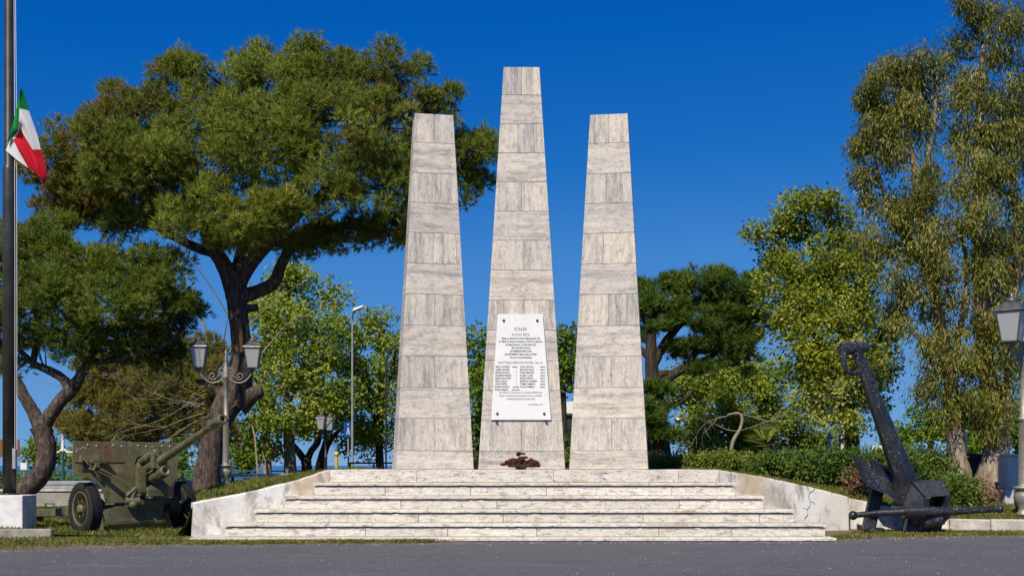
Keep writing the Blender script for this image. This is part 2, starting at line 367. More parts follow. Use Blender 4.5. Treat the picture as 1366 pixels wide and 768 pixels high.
# ------------------------------------------------------------------ ground, road, sea
def sheet(name, xs, ys, hf, mat, kind='structure'):
    xs = np.asarray(xs); n, m = len(xs), len(ys[0]) if hasattr(ys[0], '__len__') else len(ys)
    V = []
    for i, x in enumerate(xs):
        row = ys[i] if hasattr(ys[0], '__len__') else ys
        for y in row: V.append((x, y, hf(x, y)))
    Fc = [(i * m + j, (i + 1) * m + j, (i + 1) * m + j + 1, i * m + j + 1) for i in range(n - 1) for j in range(m - 1)]
    o = npmesh(name, V, Fc, mat, smooth=True); return tag(o, kind=kind)
sheet('ground', [-400, -60, 60, 400], [-300, 0, 40, 78], lambda x, y: -.03, M['pave'])
def seam(pts, x):
    return float(np.interp(x, [p[0] for p in pts], [p[1] for p in pts]))
road_edge = [(-60, 17.2), (-8.0, 17.8), (-7.2, 18.4), (-5.5, 19.0), (-3.0, 19.35), (-1.6, 19.45), (-.8, 19.93), (5.6, 19.93), (6.1, 20.55), (8, 21.3), (10.5, 21.75), (60, 22.3)]
rx = np.unique(np.concatenate([np.linspace(-60, 60, 61), np.linspace(-12, 13, 260)]))
def wob(x): return .07 * math.sin(x * 3.1) + .05 * math.sin(x * 7.7 + 1) + .035 * math.sin(x * 17.3)
re_y = [seam(road_edge, x) + (wob(x) if not (-.8 < x < 5.6) else .0) for x in rx]
sheet('road', rx, [[-60, -10, 5, 12, ye] for ye in re_y], lambda x, y: 0, M['asphalt'])
# verge behind the road edge, under the steps and the gun
sheet('verge', rx, [[ye - .02, ye + .25, 24.5, 30] for ye in re_y], lambda x, y: -.005 if y > 17 and y < seam(road_edge, x) + .12 else .022, M['dirt'])
sea = sheet('sea', [-9000, -500, 500, 9000], [76, 300, 2000, 12000], lambda x, y: -4, M['sea'])
# the mound behind the retaining walls
WL = [(-5.95, 20.99, .66), (-5.2, 21.33, .80), (-4.2, 21.77, 1.05), (-3.575, 21.992, 1.268), (-3.3, 22.10, 1.26)]         # left wall: x, y, top
WR = [(4.05, 22.05, 1.27), (5.0, 22.43, 1.13), (6.0, 22.83, .93), (6.95, 23.2, .71)]
WR2 = [(6.95, 23.62, .70), (8.0, 23.5, .47), (9.05, 23.3, .28)]
KR = [(9.05, 23.25, .26), (10.6, 22.85, .25), (13.0, 22.6, .24), (30, 22.4, .24)]
WLf = [p for p in WL if p[0] < -3.5]
front = [(-60, 21.05, .10), (-10, 21.05, .10), (-8.6, 21.05, .06), (-6.2, 21.05, .035), (-6.0, 21.02, .55)] + [(x, y + .12, z - .03) for x, y, z in WLf] + [(-3.4, 22.3, 1.2), (3.9, 22.3, 1.2)] + \
        [(x, y + .12, z - .03) for x, y, z in WR] + [(x + .03, y + .12, z - .03) for x, y, z in WR2] + [(x + .02, y + .12, z - .02) for x, y, z in KR] + [(60, 22.5, .2)]
def fy(x): return float(np.interp(x, [p[0] for p in front], [p[1] for p in front]))
def fz(x): return float(np.interp(x, [p[0] for p in front], [p[2] for p in front]))
def back(x): return float(np.interp(x, [-30, -12, -9.5, -8.06, -7.15, -5, -3.5, 3.9, 6, 8.5, 11, 14, 30], [.2, .22, .36, .62, .89, 1.15, 1.24, 1.24, 1.08, .8, .58, .5, .4]))
def lawn_h(x, y):
    a = fy(x); t = min(1, max(0, (y - a) / (28.5 - a))); t = 1 - (1 - t) ** 1.8
    z = fz(x) * (1 - t) + back(x) * t
    if x < -6.02:
        m = min(1, (-6.02 - x) / .2); q = min(1, max(0, (y - 24.3) / 4.2)); q = q * q * (3 - 2 * q); z = z * (1 - m) + (fz(x) * (1 - q) + back(x) * q) * m
    if y > 31: k = min(1, (y - 31) / 6); z = z * (1 - k) + .3 * k
    return z + .02 * math.sin(x * 2.3 + y * 1.1) * min(1, max(0, (y - a)))
lx = np.unique(np.concatenate([np.linspace(-60, 60, 61), np.linspace(-14, 14, 150)]))
sheet('lawn', lx, [[fy(x) + (31 - fy(x)) * k / 14 for k in range(14)] + [31, 33, 35, 37, 45, 60, 77.5] for x in lx], lawn_h, M['lawn'])
sheet('cliff', [-400, 400], [77.5, 78.2], lambda x, y: .3 if y < 78 else -6, M['pave'])

# ------------------------------------------------------------------ grass
def grass(name, pts, hmin, hmax, wd=.012, tint=(.45, .22)):
    n = len(pts); a = rng.uniform(0, 2 * math.pi, n); h = rng.uniform(hmin, hmax, n) * rng.uniform(.5, 1, n); tilt = rng.normal(0, .55, (n, 2)) * h[:, None]
    d = np.stack([np.cos(a), np.sin(a), np.zeros(n)], 1) * wd
    top = pts + np.stack([tilt[:, 0], tilt[:, 1], h], 1)
    V = np.stack([pts - d, pts + d, top], 1).reshape(-1, 3)
    lo = np.sin(pts[:, 0] * 2.1) * np.sin(pts[:, 1] * 3.3 + pts[:, 0]) * .18 + np.sin(pts[:, 0] * 5.7 + 2) * .08
    o = npmesh(name, V, np.arange(3 * n).reshape(-1, 3), L['grass'], attrs={'tint': np.clip(rng.normal(tint[0], tint[1], n) + lo, 0, 1)})
    return tag(o, kind='stuff')
def pts_between(n, x0, x1, ya, yb, hf, patch=.0):
    x = rng.uniform(x0, x1, n); out = []
    for xx in x:
        a, b = ya(xx), yb(xx)
        if b <= a: continue
        y = a + (b - a) * rng.uniform(0, 1)
        if patch and math.sin(xx * 3.7 + 1.3 * math.sin(y * 4)) * math.sin(y * 5.1 + xx * 1.7) + rng.normal(0, .45) < patch - 1: continue
        out.append((xx, y, hf(xx, y)))
    return np.array(out)
g1 = pts_between(26000, -13, -.9, lambda x: seam(road_edge, x) + wob(x) - .03 + abs(rng.normal(0, .22)), lambda x: (19.93 - .15 * abs(math.sin(x * 2.3 + 1))) if x > -6 else 21.0, lambda x, y: .02, .62)
g2 = pts_between(13000, 5.62, 14, lambda x: seam(road_edge, x) + wob(x) - .05 + abs(rng.normal(0, .12)), lambda x: (22.9 + (x - 7) * .1 if x > 7.2 else 20.3 + (x - 5.6) * 1.7) if x < 9 else 22.7, lambda x, y: .02, .62)
grass('verge_grass', np.concatenate([g1, g2]), .025, .075)
g3 = pts_between(46000, -14, -3.5, lambda x: fy(x) + .02, lambda x: 30, lawn_h)
g4 = pts_between(42000, 4.0, 15, lambda x: fy(x) + .02, lambda x: 30, lawn_h)
grass('lawn_grass', np.concatenate([g3, g4]), .04, .12, .014)

# ------------------------------------------------------------------ steps and platform
steps = thing('monument_steps', 'wide weathered travertine steps climbing to the platform of the three stone pylons', 'steps', (0, 20, 0))
hts = [.067, .298, .535, .774, 1.02, 1.27]
ext = [(255, 1101), (300, 1101), (340, 1059), (380, 1018), (419, 980), (440, 959)]
def pieces(a, b, lo, hi):
    xs = [a]
    while b - xs[-1] > hi: xs.append(xs[-1] + random.uniform(lo, hi))
    xs.append(b); return list(zip(xs[:-1], xs[1:]))
def slab(name, a, b, mat, parent, bev=.006, chip=0):
    m = MB(); m.bbox(a, b); o = m.build(name, mat, parent, world=True, bevel=bev)
    if chip:
        for v in o.data.vertices:
            v.co += Vector((0, random.uniform(-chip, chip), random.uniform(-chip, chip)))
    return o
def nosed_tread(x0, x1, y0, y1, z0, z1):           # tread slab with a worn, chipped nose
    m = MB(); n = max(2, int((x1 - x0) / .09)); rows = []
    for i in range(n + 1):
        x = x0 + (x1 - x0) * i / n; c = random.random(); d = random.uniform(0, .005) + (random.uniform(.012, .035) if c < .05 else 0); e = random.uniform(0, .004) + (random.uniform(.006, .015) if c < .07 else 0)
        rows.append([(x, y1, z0), (x, y0 + d * .6, z0 + random.uniform(-.002, .003)), (x, y0 + d * .3, z1 - .012 - e), (x, y0 + .012 + d, z1 - e * .5), (x, y1, z1)])
    vs = [v for r in rows for v in r]
    fs = [(i * 5 + k, (i + 1) * 5 + k, (i + 1) * 5 + (k + 1) % 5, i * 5 + (k + 1) % 5) for i in range(n) for k in range(5)] + [(0, 1, 2, 3, 4), tuple(n * 5 + k for k in (4, 3, 2, 1, 0))]
    m.add(vs, fs); return m
for i, (h, (pl, pr)) in enumerate(zip(hts, ext)):
    Yi = 20 + .4 * i; xl, xr = X(pl, Yi), X(pr, Yi); lowz = 0 if i == 0 else hts[i - 1]
    if i == 0: xr = 5.75
    if i < 5:
        for a, b in pieces(xl - .02, xr + .02, 1.7, 3.1):
            nosed_tread(a + .0025, b - .0025, Yi - .042, Yi + .43, h - .05, h).build('tread', M['step'], steps, world=True)
        for a, b in pieces(xl, xr, 1.3, 2.7):
            slab('riser', (a + .004, Yi, lowz + .004), (b - .004, Yi + .05, h - .05 - (.022 if i else .008)), M['step'], steps, .003)
        m = MB(); m.bbox((xl + .004, Yi + .10, -.02), (xr - .004, 22.5 if i else 21.3, h - .055)); m.bbox((xl, Yi + .4, h - .055), (xr, 22.5 if i else 21.3, h - .004))
        m.build('core', M['step'], steps, world=True)
    else:
        for a, b in pieces(xl, xr, 1.4, 2.8):
            slab('riser', (a + .002, Yi, lowz + .003), (b - .002, Yi + .06, h), M['step'], steps, .008)
        for a, b in pieces(xl, xr, 1.3, 1.5):
            for y in (22.065, 23.3, 24.6):
                slab('paving_slab', (a + .003, y, h - .06), (b - .003, y + 1.225, h - .003), M['step'], steps, .004)
        m = MB(); m.bbox((xl + .01, 22.05, .2), (xr - .01, 25.8, h - .04)); m.build('core', M['joint'], steps, world=True)
# retaining walls
def wall(name, label, pts, th, mat, bot=-.02, endcap=True):
    base = thing(name, label, 'wall', (pts[0][0], pts[0][1], 0)); m = MB(); vs = []; dense = []
    for a, b in zip(pts[:-1], pts[1:]):
        for k in range(8): dense.append(tuple(a[j] + (b[j] - a[j]) * k / 8 for j in range(3)))
    dense.append(pts[-1]); k = len(dense)
    for i, (x, y, z) in enumerate(dense):
        a = dense[max(0, i - 1)]; b = dense[min(k - 1, i + 1)]; d = Vector((b[0] - a[0], b[1] - a[1], 0)).normalized(); nrm = Vector((-d.y, d.x, 0)) * th
        dz = random.uniform(-.006, .006)
        vs += [(x, y, bot), (x, y - .0, z - .02 + dz), (x + nrm.x * .12, y + nrm.y * .12, z + dz), (x + nrm.x, y + nrm.y, z + dz), (x + nrm.x, y + nrm.y, bot)]
    fs = [(i * 5 + q, (i + 1) * 5 + q, (i + 1) * 5 + (q + 1) % 5, i * 5 + (q + 1) % 5) for i in range(k - 1) for q in range(5)] + [(0, 1, 2, 3, 4), tuple((k - 1) * 5 + q for q in (4, 3, 2, 1, 0))]
    m.add(vs, fs); m.build('plaster_face', mat, base, world=True); return base
wall('retaining_wall', 'stained sloping white plaster wall between the field gun and the steps', WL, .25, M['plaster'])
wall('retaining_wall', 'cracked sloping white plaster wall between the steps and the anchor', WR, .3, M['plaster'])
wall('retaining_wall', 'low white wall sloping down behind the black anchor', WR2, .22, M['plaster'])
rw = [o for o in bpy.data.objects if o.name.startswith('retaining_wall')][1]
def wall_y(x): return float(np.interp(x, [q[0] for q in WR], [q[1] for q in WR]))
for pl in ([(5.98, .93), (6.02, .86), (6.05, .80), (6.02, .72), (6.06, .62), (6.05, .52), (5.99, .46), (6.01, .36), (5.94, .28), (5.95, .16), (5.92, .06)], [(6.05, .80), (6.12, .83), (6.17, .90)], [(6.06, .62), (6.14, .60), (6.16, .55)], [(5.99, .46), (5.90, .50)]):
    m = MB()
    for (xa, za), (xb, zb) in zip(pl[:-1], pl[1:]):
        m.bar((xa, wall_y(xa) - .001, za), (xb, wall_y(xb) - .001, zb), random.uniform(.008, .018), .006, (0, 1, 0))
    m.build('crack', M['crack'], rw, world=True)
kb = tag(bpy.data.objects.new('kerb', None), kind='structure'); C.objects.link(kb)
def kerb_run(pts, z1, wd=.16, ln=.9, mat=None, bot=-.02):
    for a, b in zip(pts[:-1], pts[1:]):
        a = Vector(a[:2]); b = Vector(b[:2]); n = max(1, round((b - a).length / ln)); d = (b - a) / n
        for i in range(n):
            p = a + d * i; q = a + d * (i + 1); e = (q - p).normalized() * .006
            m = MB(); m.bar((p.x + e.x, p.y + e.y, (z1 + bot) / 2), (q.x - e.x, q.y - e.y, (z1 + bot) / 2 + random.uniform(-.008, .008)), wd, z1 - bot); m.build('kerb_stone', mat or M['kerb'], kb, bevel=.018)
kerb_run([(9.06, 23.32), (10.6, 22.92), (14.2, 22.6)], .25, .2)
kerb_run([(-13, 20.85), (-10.2, 20.85)], .10, .3, 1.1)
kerb_run([(-9.75, 20.95), (-8.55, 20.95)], .17, .16, 1.3, M['concrete'])

# ------------------------------------------------------------------ the three pylons
def pylon(label, wb, wt, rows, cx, Yf, rz, depth_b, depth_t, seams):
    base = thing('stone_pylon', label, 'monument pillar', (cx, Yf, 1.27), rz, 'travertine pylons of the monument')
    sc = Yf / F; zs = [(626 - r) * sc for r in rows]; Ht = zs[0]
    zs[-1] = 0.0
    def hw(z): return (wb + (wt - wb) * z / Ht) * sc / 2
    def dp(z): return depth_b + (depth_t - depth_b) * z / Ht
    def fr(z): return (dp(0) - dp(z)) * .25
    core = MB(); vs = []
    for z in (0, Ht - .02):
        x = hw(z) - .012; vs += [(-x, fr(z) + .012, z), (x, fr(z) + .012, z), (x, fr(z) + dp(z) - .012, z), (-x, fr(z) + dp(z) - .012, z)]
    core.add(vs, [(3, 2, 1, 0), (4, 5, 6, 7), (0, 1, 5, 4), (1, 2, 6, 5), (2, 3, 7, 6), (3, 0, 4, 7)]); core.build('core', M['joint'], base)
    n = len(zs) - 1
    for i in range(n):
        zt, zb = zs[i] - .003, zs[i + 1] + .003
        vert = i % 2 == 0
        cuts = [0] + (seams.get(i, [random.choice([.5, .46, .54])]) if vert else seams.get(i, [])) + [1]
        for a, b in zip(cuts[:-1], cuts[1:]):
            m = MB(); vs = []; pr = random.uniform(-.0025, .0025)
            for z in (zb, zt):
                x0, x1 = -hw(z) + 2 * hw(z) * a + (.0025 if a > 0 else 0), -hw(z) + 2 * hw(z) * b - (.0025 if b < 1 else 0)
                vs += [(x0, fr(z) + pr, z), (x1, fr(z) + pr, z), (x1, fr(z) + dp(z), z), (x0, fr(z) + dp(z), z)]
            m.add(vs, [(3, 2, 1, 0), (4, 5, 6, 7), (0, 1, 5, 4), (1, 2, 6, 5), (2, 3, 7, 6), (3, 0, 4, 7)])
            m.build('block', M['trav_v'] if vert else M['trav_h'], base, bevel=.005)
    return base, hw, fr, sc
r_side = [150, 189, 230, 270, 310, 351, 392, 434, 475, 517, 558, 601, 626]
r_mid = [86, 124, 163, 202, 241, 280.5, 319.6, 359.5, 399.6, 440, 480.5, 520.8, 561, 601.7, 626]
YP = 23.2
pylon('left travertine pylon, the short one with big pine foliage behind its top', 104, 51, r_side, X(580.5, YP), YP, R(10.5), 1.05, .55, {0: [.5], 2: [.52], 4: [.47, .91], 6: [.5], 8: [.5], 10: [.5]})
mid, mhw, mfr, msc = pylon('tallest central travertine pylon carrying the white inscribed plaque', 116, 48, r_mid, X(696, YP), YP, R(.8), 1.15, .5, {0: [.5], 2: [.42, .78], 4: [.5], 12: [.5]})
pylon('right travertine pylon, the short one with a dark pine behind its foot', 105, 50, r_side, X(811.7, YP), YP, R(-7.6), 1.05, .55, {0: [.5], 2: [.45, .8], 4: [.4]})

# plaque
def at_mid(px, py, off=0):                       # a point on the front face of the middle pylon
    z = (626 - py) * msc; return Vector(((px - 696) * msc, mfr(z) - off, z))
plq = thing('memorial_plaque', 'white marble plaque with dark engraved inscription on the central pylon', 'plaque', mid.location + Vector((0, 0, 1.0)), R(.8))
plq_dz = 1.0
def pm(px, py, off): v = at_mid(px, py, off); return Vector((v.x, v.y, v.z - plq_dz))
m = MB(); quad = [pm(655.2, 560, .008), pm(735, 560, .008), pm(724.3, 419, .008), pm(664, 419, .008)]
m.prism(quad, (0, -.035, 0)); m.build('marble_slab', M['marble'], plq, bevel=.004)
for px, py in ((672, 427.5), (716.8, 427.5), (663.5, 551.8), (726, 551.8)):
    m = MB(); m.lathe([(.001, .028), (.018, .024), (.027, .010), (.029, 0)], 14, Matrix.Translation(pm(px, py, .043)) @ Matrix.Rotation(R(90), 4, 'X')); m.build('bolt', M['bronze'], plq)
for px in (662.5, 728.5):
    m = MB(); c = pm(px, 561, .03); m.box(c - Vector((0, 0, .012)), (.05, .07, .028)); m.build('bracket', M['bronze'], plq)
def text(s, px, py, size_px, width_px=None, align='CENTER', bold=0):
    cu = bpy.data.curves.new('t', 'FONT'); cu.body = s; cu.align_x = align; cu.align_y = 'CENTER'; cu.size = size_px * msc * 1.38; cu.extrude = .0008; cu.offset = bold; cu.resolution_u = 2
    o = bpy.data.objects.new('t', cu); C.objects.link(o); dg = bpy.context.evaluated_depsgraph_get(); dg.update()
    me = bpy.data.meshes.new_from_object(o.evaluated_get(dg)); bpy.data.objects.remove(o)
    xs = [v.co.x for v in me.vertices]; k = width_px * msc / (max(xs) - min(xs)) if width_px else 1
    p = pm(px, py, .0445); p2 = pm(px, py - 20, .0445); lean = math.atan2(p2.y - p.y, p2.z - p.z)
    T = Matrix.Translation(p) @ Matrix.Rotation(R(90) - lean, 4, 'X') @ Matrix.Diagonal((k, 1, 1, 1))
    me.transform(T); me.materials.append(M['letter'])
    ob = bpy.data.objects.new('lettering', me); C.objects.link(ob); ob.parent = plq; return ob
text('SCALEA', 694.5, 439, 4.6, 17.5)
text('AI SUOI EROI', 694.5, 446.3, 3.5, 23)
for s, py, wpx in (('FEDELI AL MONITO DI TANTI PERSONAGGI CHE', 451.6, 51), ('IN TERRA DI ITALIA E IN MARE, DI TUTTO IL MONDO', 455.8, 58), ('SACRIFICARONO LA GIOVANE VITA', 460, 41), ("PER L'ONORE D'ITALIA", 464.2, 25), ('SIA PERENNE ISPIRATORE', 468.4, 28), ('DEL SENTIMENTO BELLO DELLA PATRIA', 472.6, 43), ('E DI ALTO VALORE MORALE', 477, 29)):
    text(s, 694.7, py, 2.5, wpx, bold=.0012)
text('CADUTI NELLE OPERAZIONI MILITARI', 687.5, 483.8, 3.2, 47); text('(1940-1945)', 718.5, 484, 2.3, 11)
nl = ['AIELLO VINCENZO', 'ALBERTI GIACOMO', 'BENVENUTO ROCCO', 'CARDAMONE VINCENZO', 'FERRARI SALVATORE', 'GRECO NICOLA', 'LONGO PIETRO', 'DE MARCO ANTONIO', 'PUGLIA EUGENIO']
nr = ['OLIVA NICOLA', 'MANCUSO PAOLO', 'PAURA MARTINO', 'RUSSO LUIGI', 'RUSSO PIETRO', 'SERVIDIO GIUSEPPE', 'STUMMO DOMENICO', 'VITALE CARMELO']
for i, s in enumerate(nl):
    py = 489.3 + i * 3.82; text(s, 661.2 - i * .2, py, 2.5, 19 + 1.3 * (len(s) - 15) * .6, 'LEFT', .0012)
    text({0: 'MARINA', 7: 'AVIAZIONE', 8: 'AERONAUTICA'}.get(i, '"'), 687 if i in (0,) else (688 if i in (7, 8) else 689), py + .2, 1.9, {0: 7, 7: 8.5, 8: 11}.get(i, 1.2), 'CENTER', .001)
for i, s in enumerate(nr):
    py = 489.3 + i * 3.82; text(s, 693.6, py, 2.5, 17 + .9 * (len(s) - 11), 'LEFT', .0012); text(('MARINA', 'ESERCITO', 'AVIAZIONE')[i % 3], 724, py + .3, 1.8, 6.5, 'CENTER', .001)
for s, py, wpx in (('RICORDATI E QUI ESALTATI A GUIDA IMPERITURA', 523.6, 57), ('DELLA FONDAZIONE DI SCALEA E TUTTA LA PATRIA', 528, 57), ("L'AMMINISTRAZIONE COMUNALE POSE", 532.3, 38)):
    text(s, 694.5, py, 2.4, wpx)
text('4 NOVEMBRE 1962', 714, 539.6, 2.1, 19)

# dried flowers at the foot of the middle pylon
fl = thing('flower_arrangement', 'dried dark red flower arrangement at the foot of the central pylon', 'flowers', (X(695, 22.75), 22.75, 1.268))
m = MB(); m.lathe([(.05, 0), (.11, .02), (.13, .10), (.12, .11), (.01, .10)], 14); m.build('bowl', M['bronze'], fl)
V = []; st = MB(); tint = []
for k in range(120):
    a = random.uniform(0, 2 * math.pi); r = .37 * math.sqrt(random.random()); zz = (.06 + .17 * random.random()) * (1 - (r / .44) ** 2) + .03 + (.13 * random.random() if r < .12 else 0)
    c = np.array((r * math.cos(a), r * .55 * math.sin(a) - .02, zz)); st.tube([(c[0] * .2, c[1] * .2, .06), (c[0] * .7, c[1] * .7, zz * .8), tuple(c)], .005, 4)
    n = 44; d = rng.normal(0, 1, (n, 3)); d[:, 2] = np.abs(d[:, 2]) * .8 + .05; d /= np.linalg.norm(d, axis=1)[:, None]
    q = c + d * .042 * rng.uniform(.5, 1.1, (n, 1)); s1 = np.cross(d, rng.normal(0, 1, (n, 3))); s1 /= np.linalg.norm(s1, axis=1)[:, None]; s2 = np.cross(d, s1); e = .015
    V.append(np.stack([q - s1 * e, q + d * e * .7 - s2 * e * .7, q + s1 * e, q + d * e + s2 * e], 1).reshape(-1, 3)); tint.append(np.clip(rng.normal(.4, .25, n) + random.uniform(-.2, .2), 0, 1))
V = np.concatenate(V); npmesh('flower_heads', V, np.arange(len(V)).reshape(-1, 4), M['redflower'], fl, {'tint': np.concatenate(tint)}, world=False); st.build('stems', B['twig'], fl)
# loose grit and small stones along the edge of the asphalt
V = []; Fq = []
for k in range(900):
    x = random.uniform(-9.5, 11.5); y = seam(road_edge, x) + wob(x) - abs(random.gauss(0, .28)) - .01 if random.random() < .75 else random.uniform(14, 19); r = random.uniform(.005, .014); o = len(V)
    if -.8 < x < 5.7 and y > 19.85: y = 19.8 - abs(random.gauss(0, .2))
    V += [(x - r, y, .001), (x + r * random.uniform(.5, 1), y - r, .001), (x + r * .4, y + r, .001), (x + random.uniform(-.3, .3) * r, y, r * random.uniform(.7, 1.2))]; Fq += [(o, o + 1, o + 3), (o + 1, o + 2, o + 3), (o + 2, o, o + 3)]
tag(npmesh('road_grit', V, Fq, M['concrete']), kind='stuff')
# ------------------------------------------------------------------ trees
def smooth(pts, k=3):
    pts = [Vector(p) for p in pts]; out = []
    for i in range(len(pts) - 1):
        p0, p1, p2, p3 = pts[max(i - 1, 0)], pts[i], pts[i + 1], pts[min(i + 2, len(pts) - 1)]
        for j in range(k):
            t = j / k; out.append(.5 * ((2 * p1) + (p2 - p0) * t + (2 * p0 - 5 * p1 + 4 * p2 - p3) * t * t + (3 * p1 - p0 - 3 * p2 + p3) * t ** 3))
    out.append(pts[-1]); return out
def limb(mb, pts, rads, n=10, k=4, jit=.06):
    sp = smooth(pts, k); ri = np.interp(np.linspace(0, len(rads) - 1, len(sp)), range(len(rads)), rads)
    mb.tube(sp, list(ri), n, jit=jit)
def unit(v): return v / np.maximum(1e-6, np.linalg.norm(v, axis=1))[:, None]
DENS = 2.6; LD = 1.55
def make_pads(blobs, Y0, dens, pr, dk=.9, shell=.45, sat=2, tv=.14):
    ext = []
    for b in blobs:                              # small tufts standing out of the outline
        for k in range(sat):
            a = rng.uniform(-.3, math.pi + .3); q = rng.uniform(.8, 1.04); r = rng.uniform(.2, .36) * (b[2] + b[3]) / 2
            ext.append((b[0] + b[2] * q * math.cos(a), b[1] - b[3] * q * math.sin(a), r, r * rng.uniform(.8, 1.5), (b[4] if len(b) > 4 else 0) + rng.normal(0, .3), b[5] if len(b) > 5 else 0))
    blobs = list(blobs) + ext
    pads = []                                    # centre, radius, tint bias, blob centre
    for b in blobs:
        px, py, rx, ry = b[:4]; dy = b[4] if len(b) > 4 else rng.uniform(-1, 1) * (rx + ry) * .25 * Y0 / F; tb = b[5] if len(b) > 5 else 0
        Y = Y0 + dy; c = np.array(P(px, py, Y)); rad = np.array((rx, (rx + ry) / 2 * dk, ry)) * Y / F
        n = max(4, int(DENS * dens * (rad[0] * rad[1] + rad[0] * rad[2] + rad[1] * rad[2]) / 3 / pr ** 2))
        d = unit(rng.normal(0, 1, (n, 3))); r = rng.uniform(shell ** 3, 1, n) ** (1 / 3)
        q = c + d * r[:, None] * np.maximum(rad - pr * .35, .1)
        for k in range(n): pads.append((q[k], pr * rng.uniform(.65, 1.3), tb + rng.normal(0, tv), c))
    return pads
def needles(name, pads, tufts, nn, ln, wd, mat, parent, up=.45, flat=.75):
    Cn = np.array([p[0] for p in pads]); Rr = np.array([p[1] for p in pads]); Tb = np.array([p[2] for p in pads])
    k = len(pads); idx = np.repeat(np.arange(k), tufts); m = len(idx)
    d = unit(rng.normal(0, 1, (m, 3)) + np.array((0, 0, .25))); r = rng.uniform(.35, 1, m) ** .6
    pos = Cn[idx] + d * r[:, None] * Rr[idx][:, None] * np.array((1, 1, flat))
    ax = unit(d + np.array((0, 0, up)) + rng.normal(0, .25, (m, 3)))
    ix = np.repeat(np.arange(m), nn); M2 = len(ix)
    nd = unit(ax[ix] + rng.normal(0, .55, (M2, 3))); l = ln * rng.uniform(.6, 1.15, M2)[:, None]
    base = pos[ix] + ax[ix] * rng.uniform(-.6, .3, M2)[:, None] * ln * .7
    s = unit(np.cross(nd, d[ix] + np.array((0, 0, .35)) + rng.normal(0, .45, (M2, 3)))) * wd / 2
    V = np.stack([base - s, base + s, base + nd * l], 1).reshape(-1, 3)
    tint = np.clip(.45 + np.repeat(Tb[idx], nn) + np.repeat(rng.normal(0, .10, m), nn) + rng.normal(0, .09, M2), 0, 1)
    return npmesh(name, V, np.arange(3 * M2).reshape(-1, 3), mat, parent, {'tint': tint})
def leaves(name, pads, per, ln, wd, mat, parent, droop=.0, flat=.8, spread=1.0, upn=.5):
    Cn = np.array([p[0] for p in pads]); Rr = np.array([p[1] for p in pads]); Tb = np.array([p[2] for p in pads])
    k = len(pads); idx = np.repeat(np.arange(k), per); m = len(idx)
    d = unit(rng.normal(0, 1, (m, 3))); r = rng.uniform(.15, 1, m) ** .55 * spread
    pos = Cn[idx] + d * r[:, None] * Rr[idx][:, None] * np.array((1, 1, flat))
    if droop: pos[:, 2] -= rng.uniform(0, 1, m) ** 2 * Rr[idx] * droop
    dirv = unit(d * .7 + rng.normal(0, .7, (m, 3)) + np.array((0, 0, -1.6 * (droop > 0) - .15)))
    nrm = unit(d + rng.normal(0, .5, (m, 3)) + np.array((0, 0, upn))); s = unit(np.cross(dirv, nrm)); nn = np.cross(s, dirv)
    l = ln * rng.uniform(.6, 1.25, m)[:, None]; w2 = wd * rng.uniform(.7, 1.2, m)[:, None] / 2
    V = np.stack([pos, pos + dirv * l * .45 + s * w2 + nn * w2 * .25, pos + dirv * l, pos + dirv * l * .45 - s * w2 + nn * w2 * .25], 1).reshape(-1, 3)
    tint = np.clip(.45 + Tb[idx] + rng.normal(0, .16, m), 0, 1)
    return npmesh(name, V, np.arange(4 * m).reshape(-1, 4), mat, parent, {'tint': tint})
def twigs(mb, pads, nodes, r0=.03, frac=1.0, sag=.0):
    nodes = [Vector(n) for n in nodes]
    for p in pads:
        if random.random() > frac: continue
        c = Vector(p[0]); b = Vector(p[3]); mid = b.lerp(c, .4); a = min(nodes, key=lambda n: (n - mid).length + .5 * max(0, n.z - c.z))
        m1 = a.lerp(c, .5) + Vector((random.uniform(-.15, .15), random.uniform(-.15, .15), random.uniform(-.2, .1) - sag))
        mb.tube([a, m1, c], [r0, r0 * .6, r0 * .25], 4, 1, cap=False)
def tree(name, label, cat, base, group=None): return thing(name, label, cat, base, 0, group)
def PP(lst, Y): return [P(a, b, Y + (c[0] if c else 0)) for a, b, *c in lst]

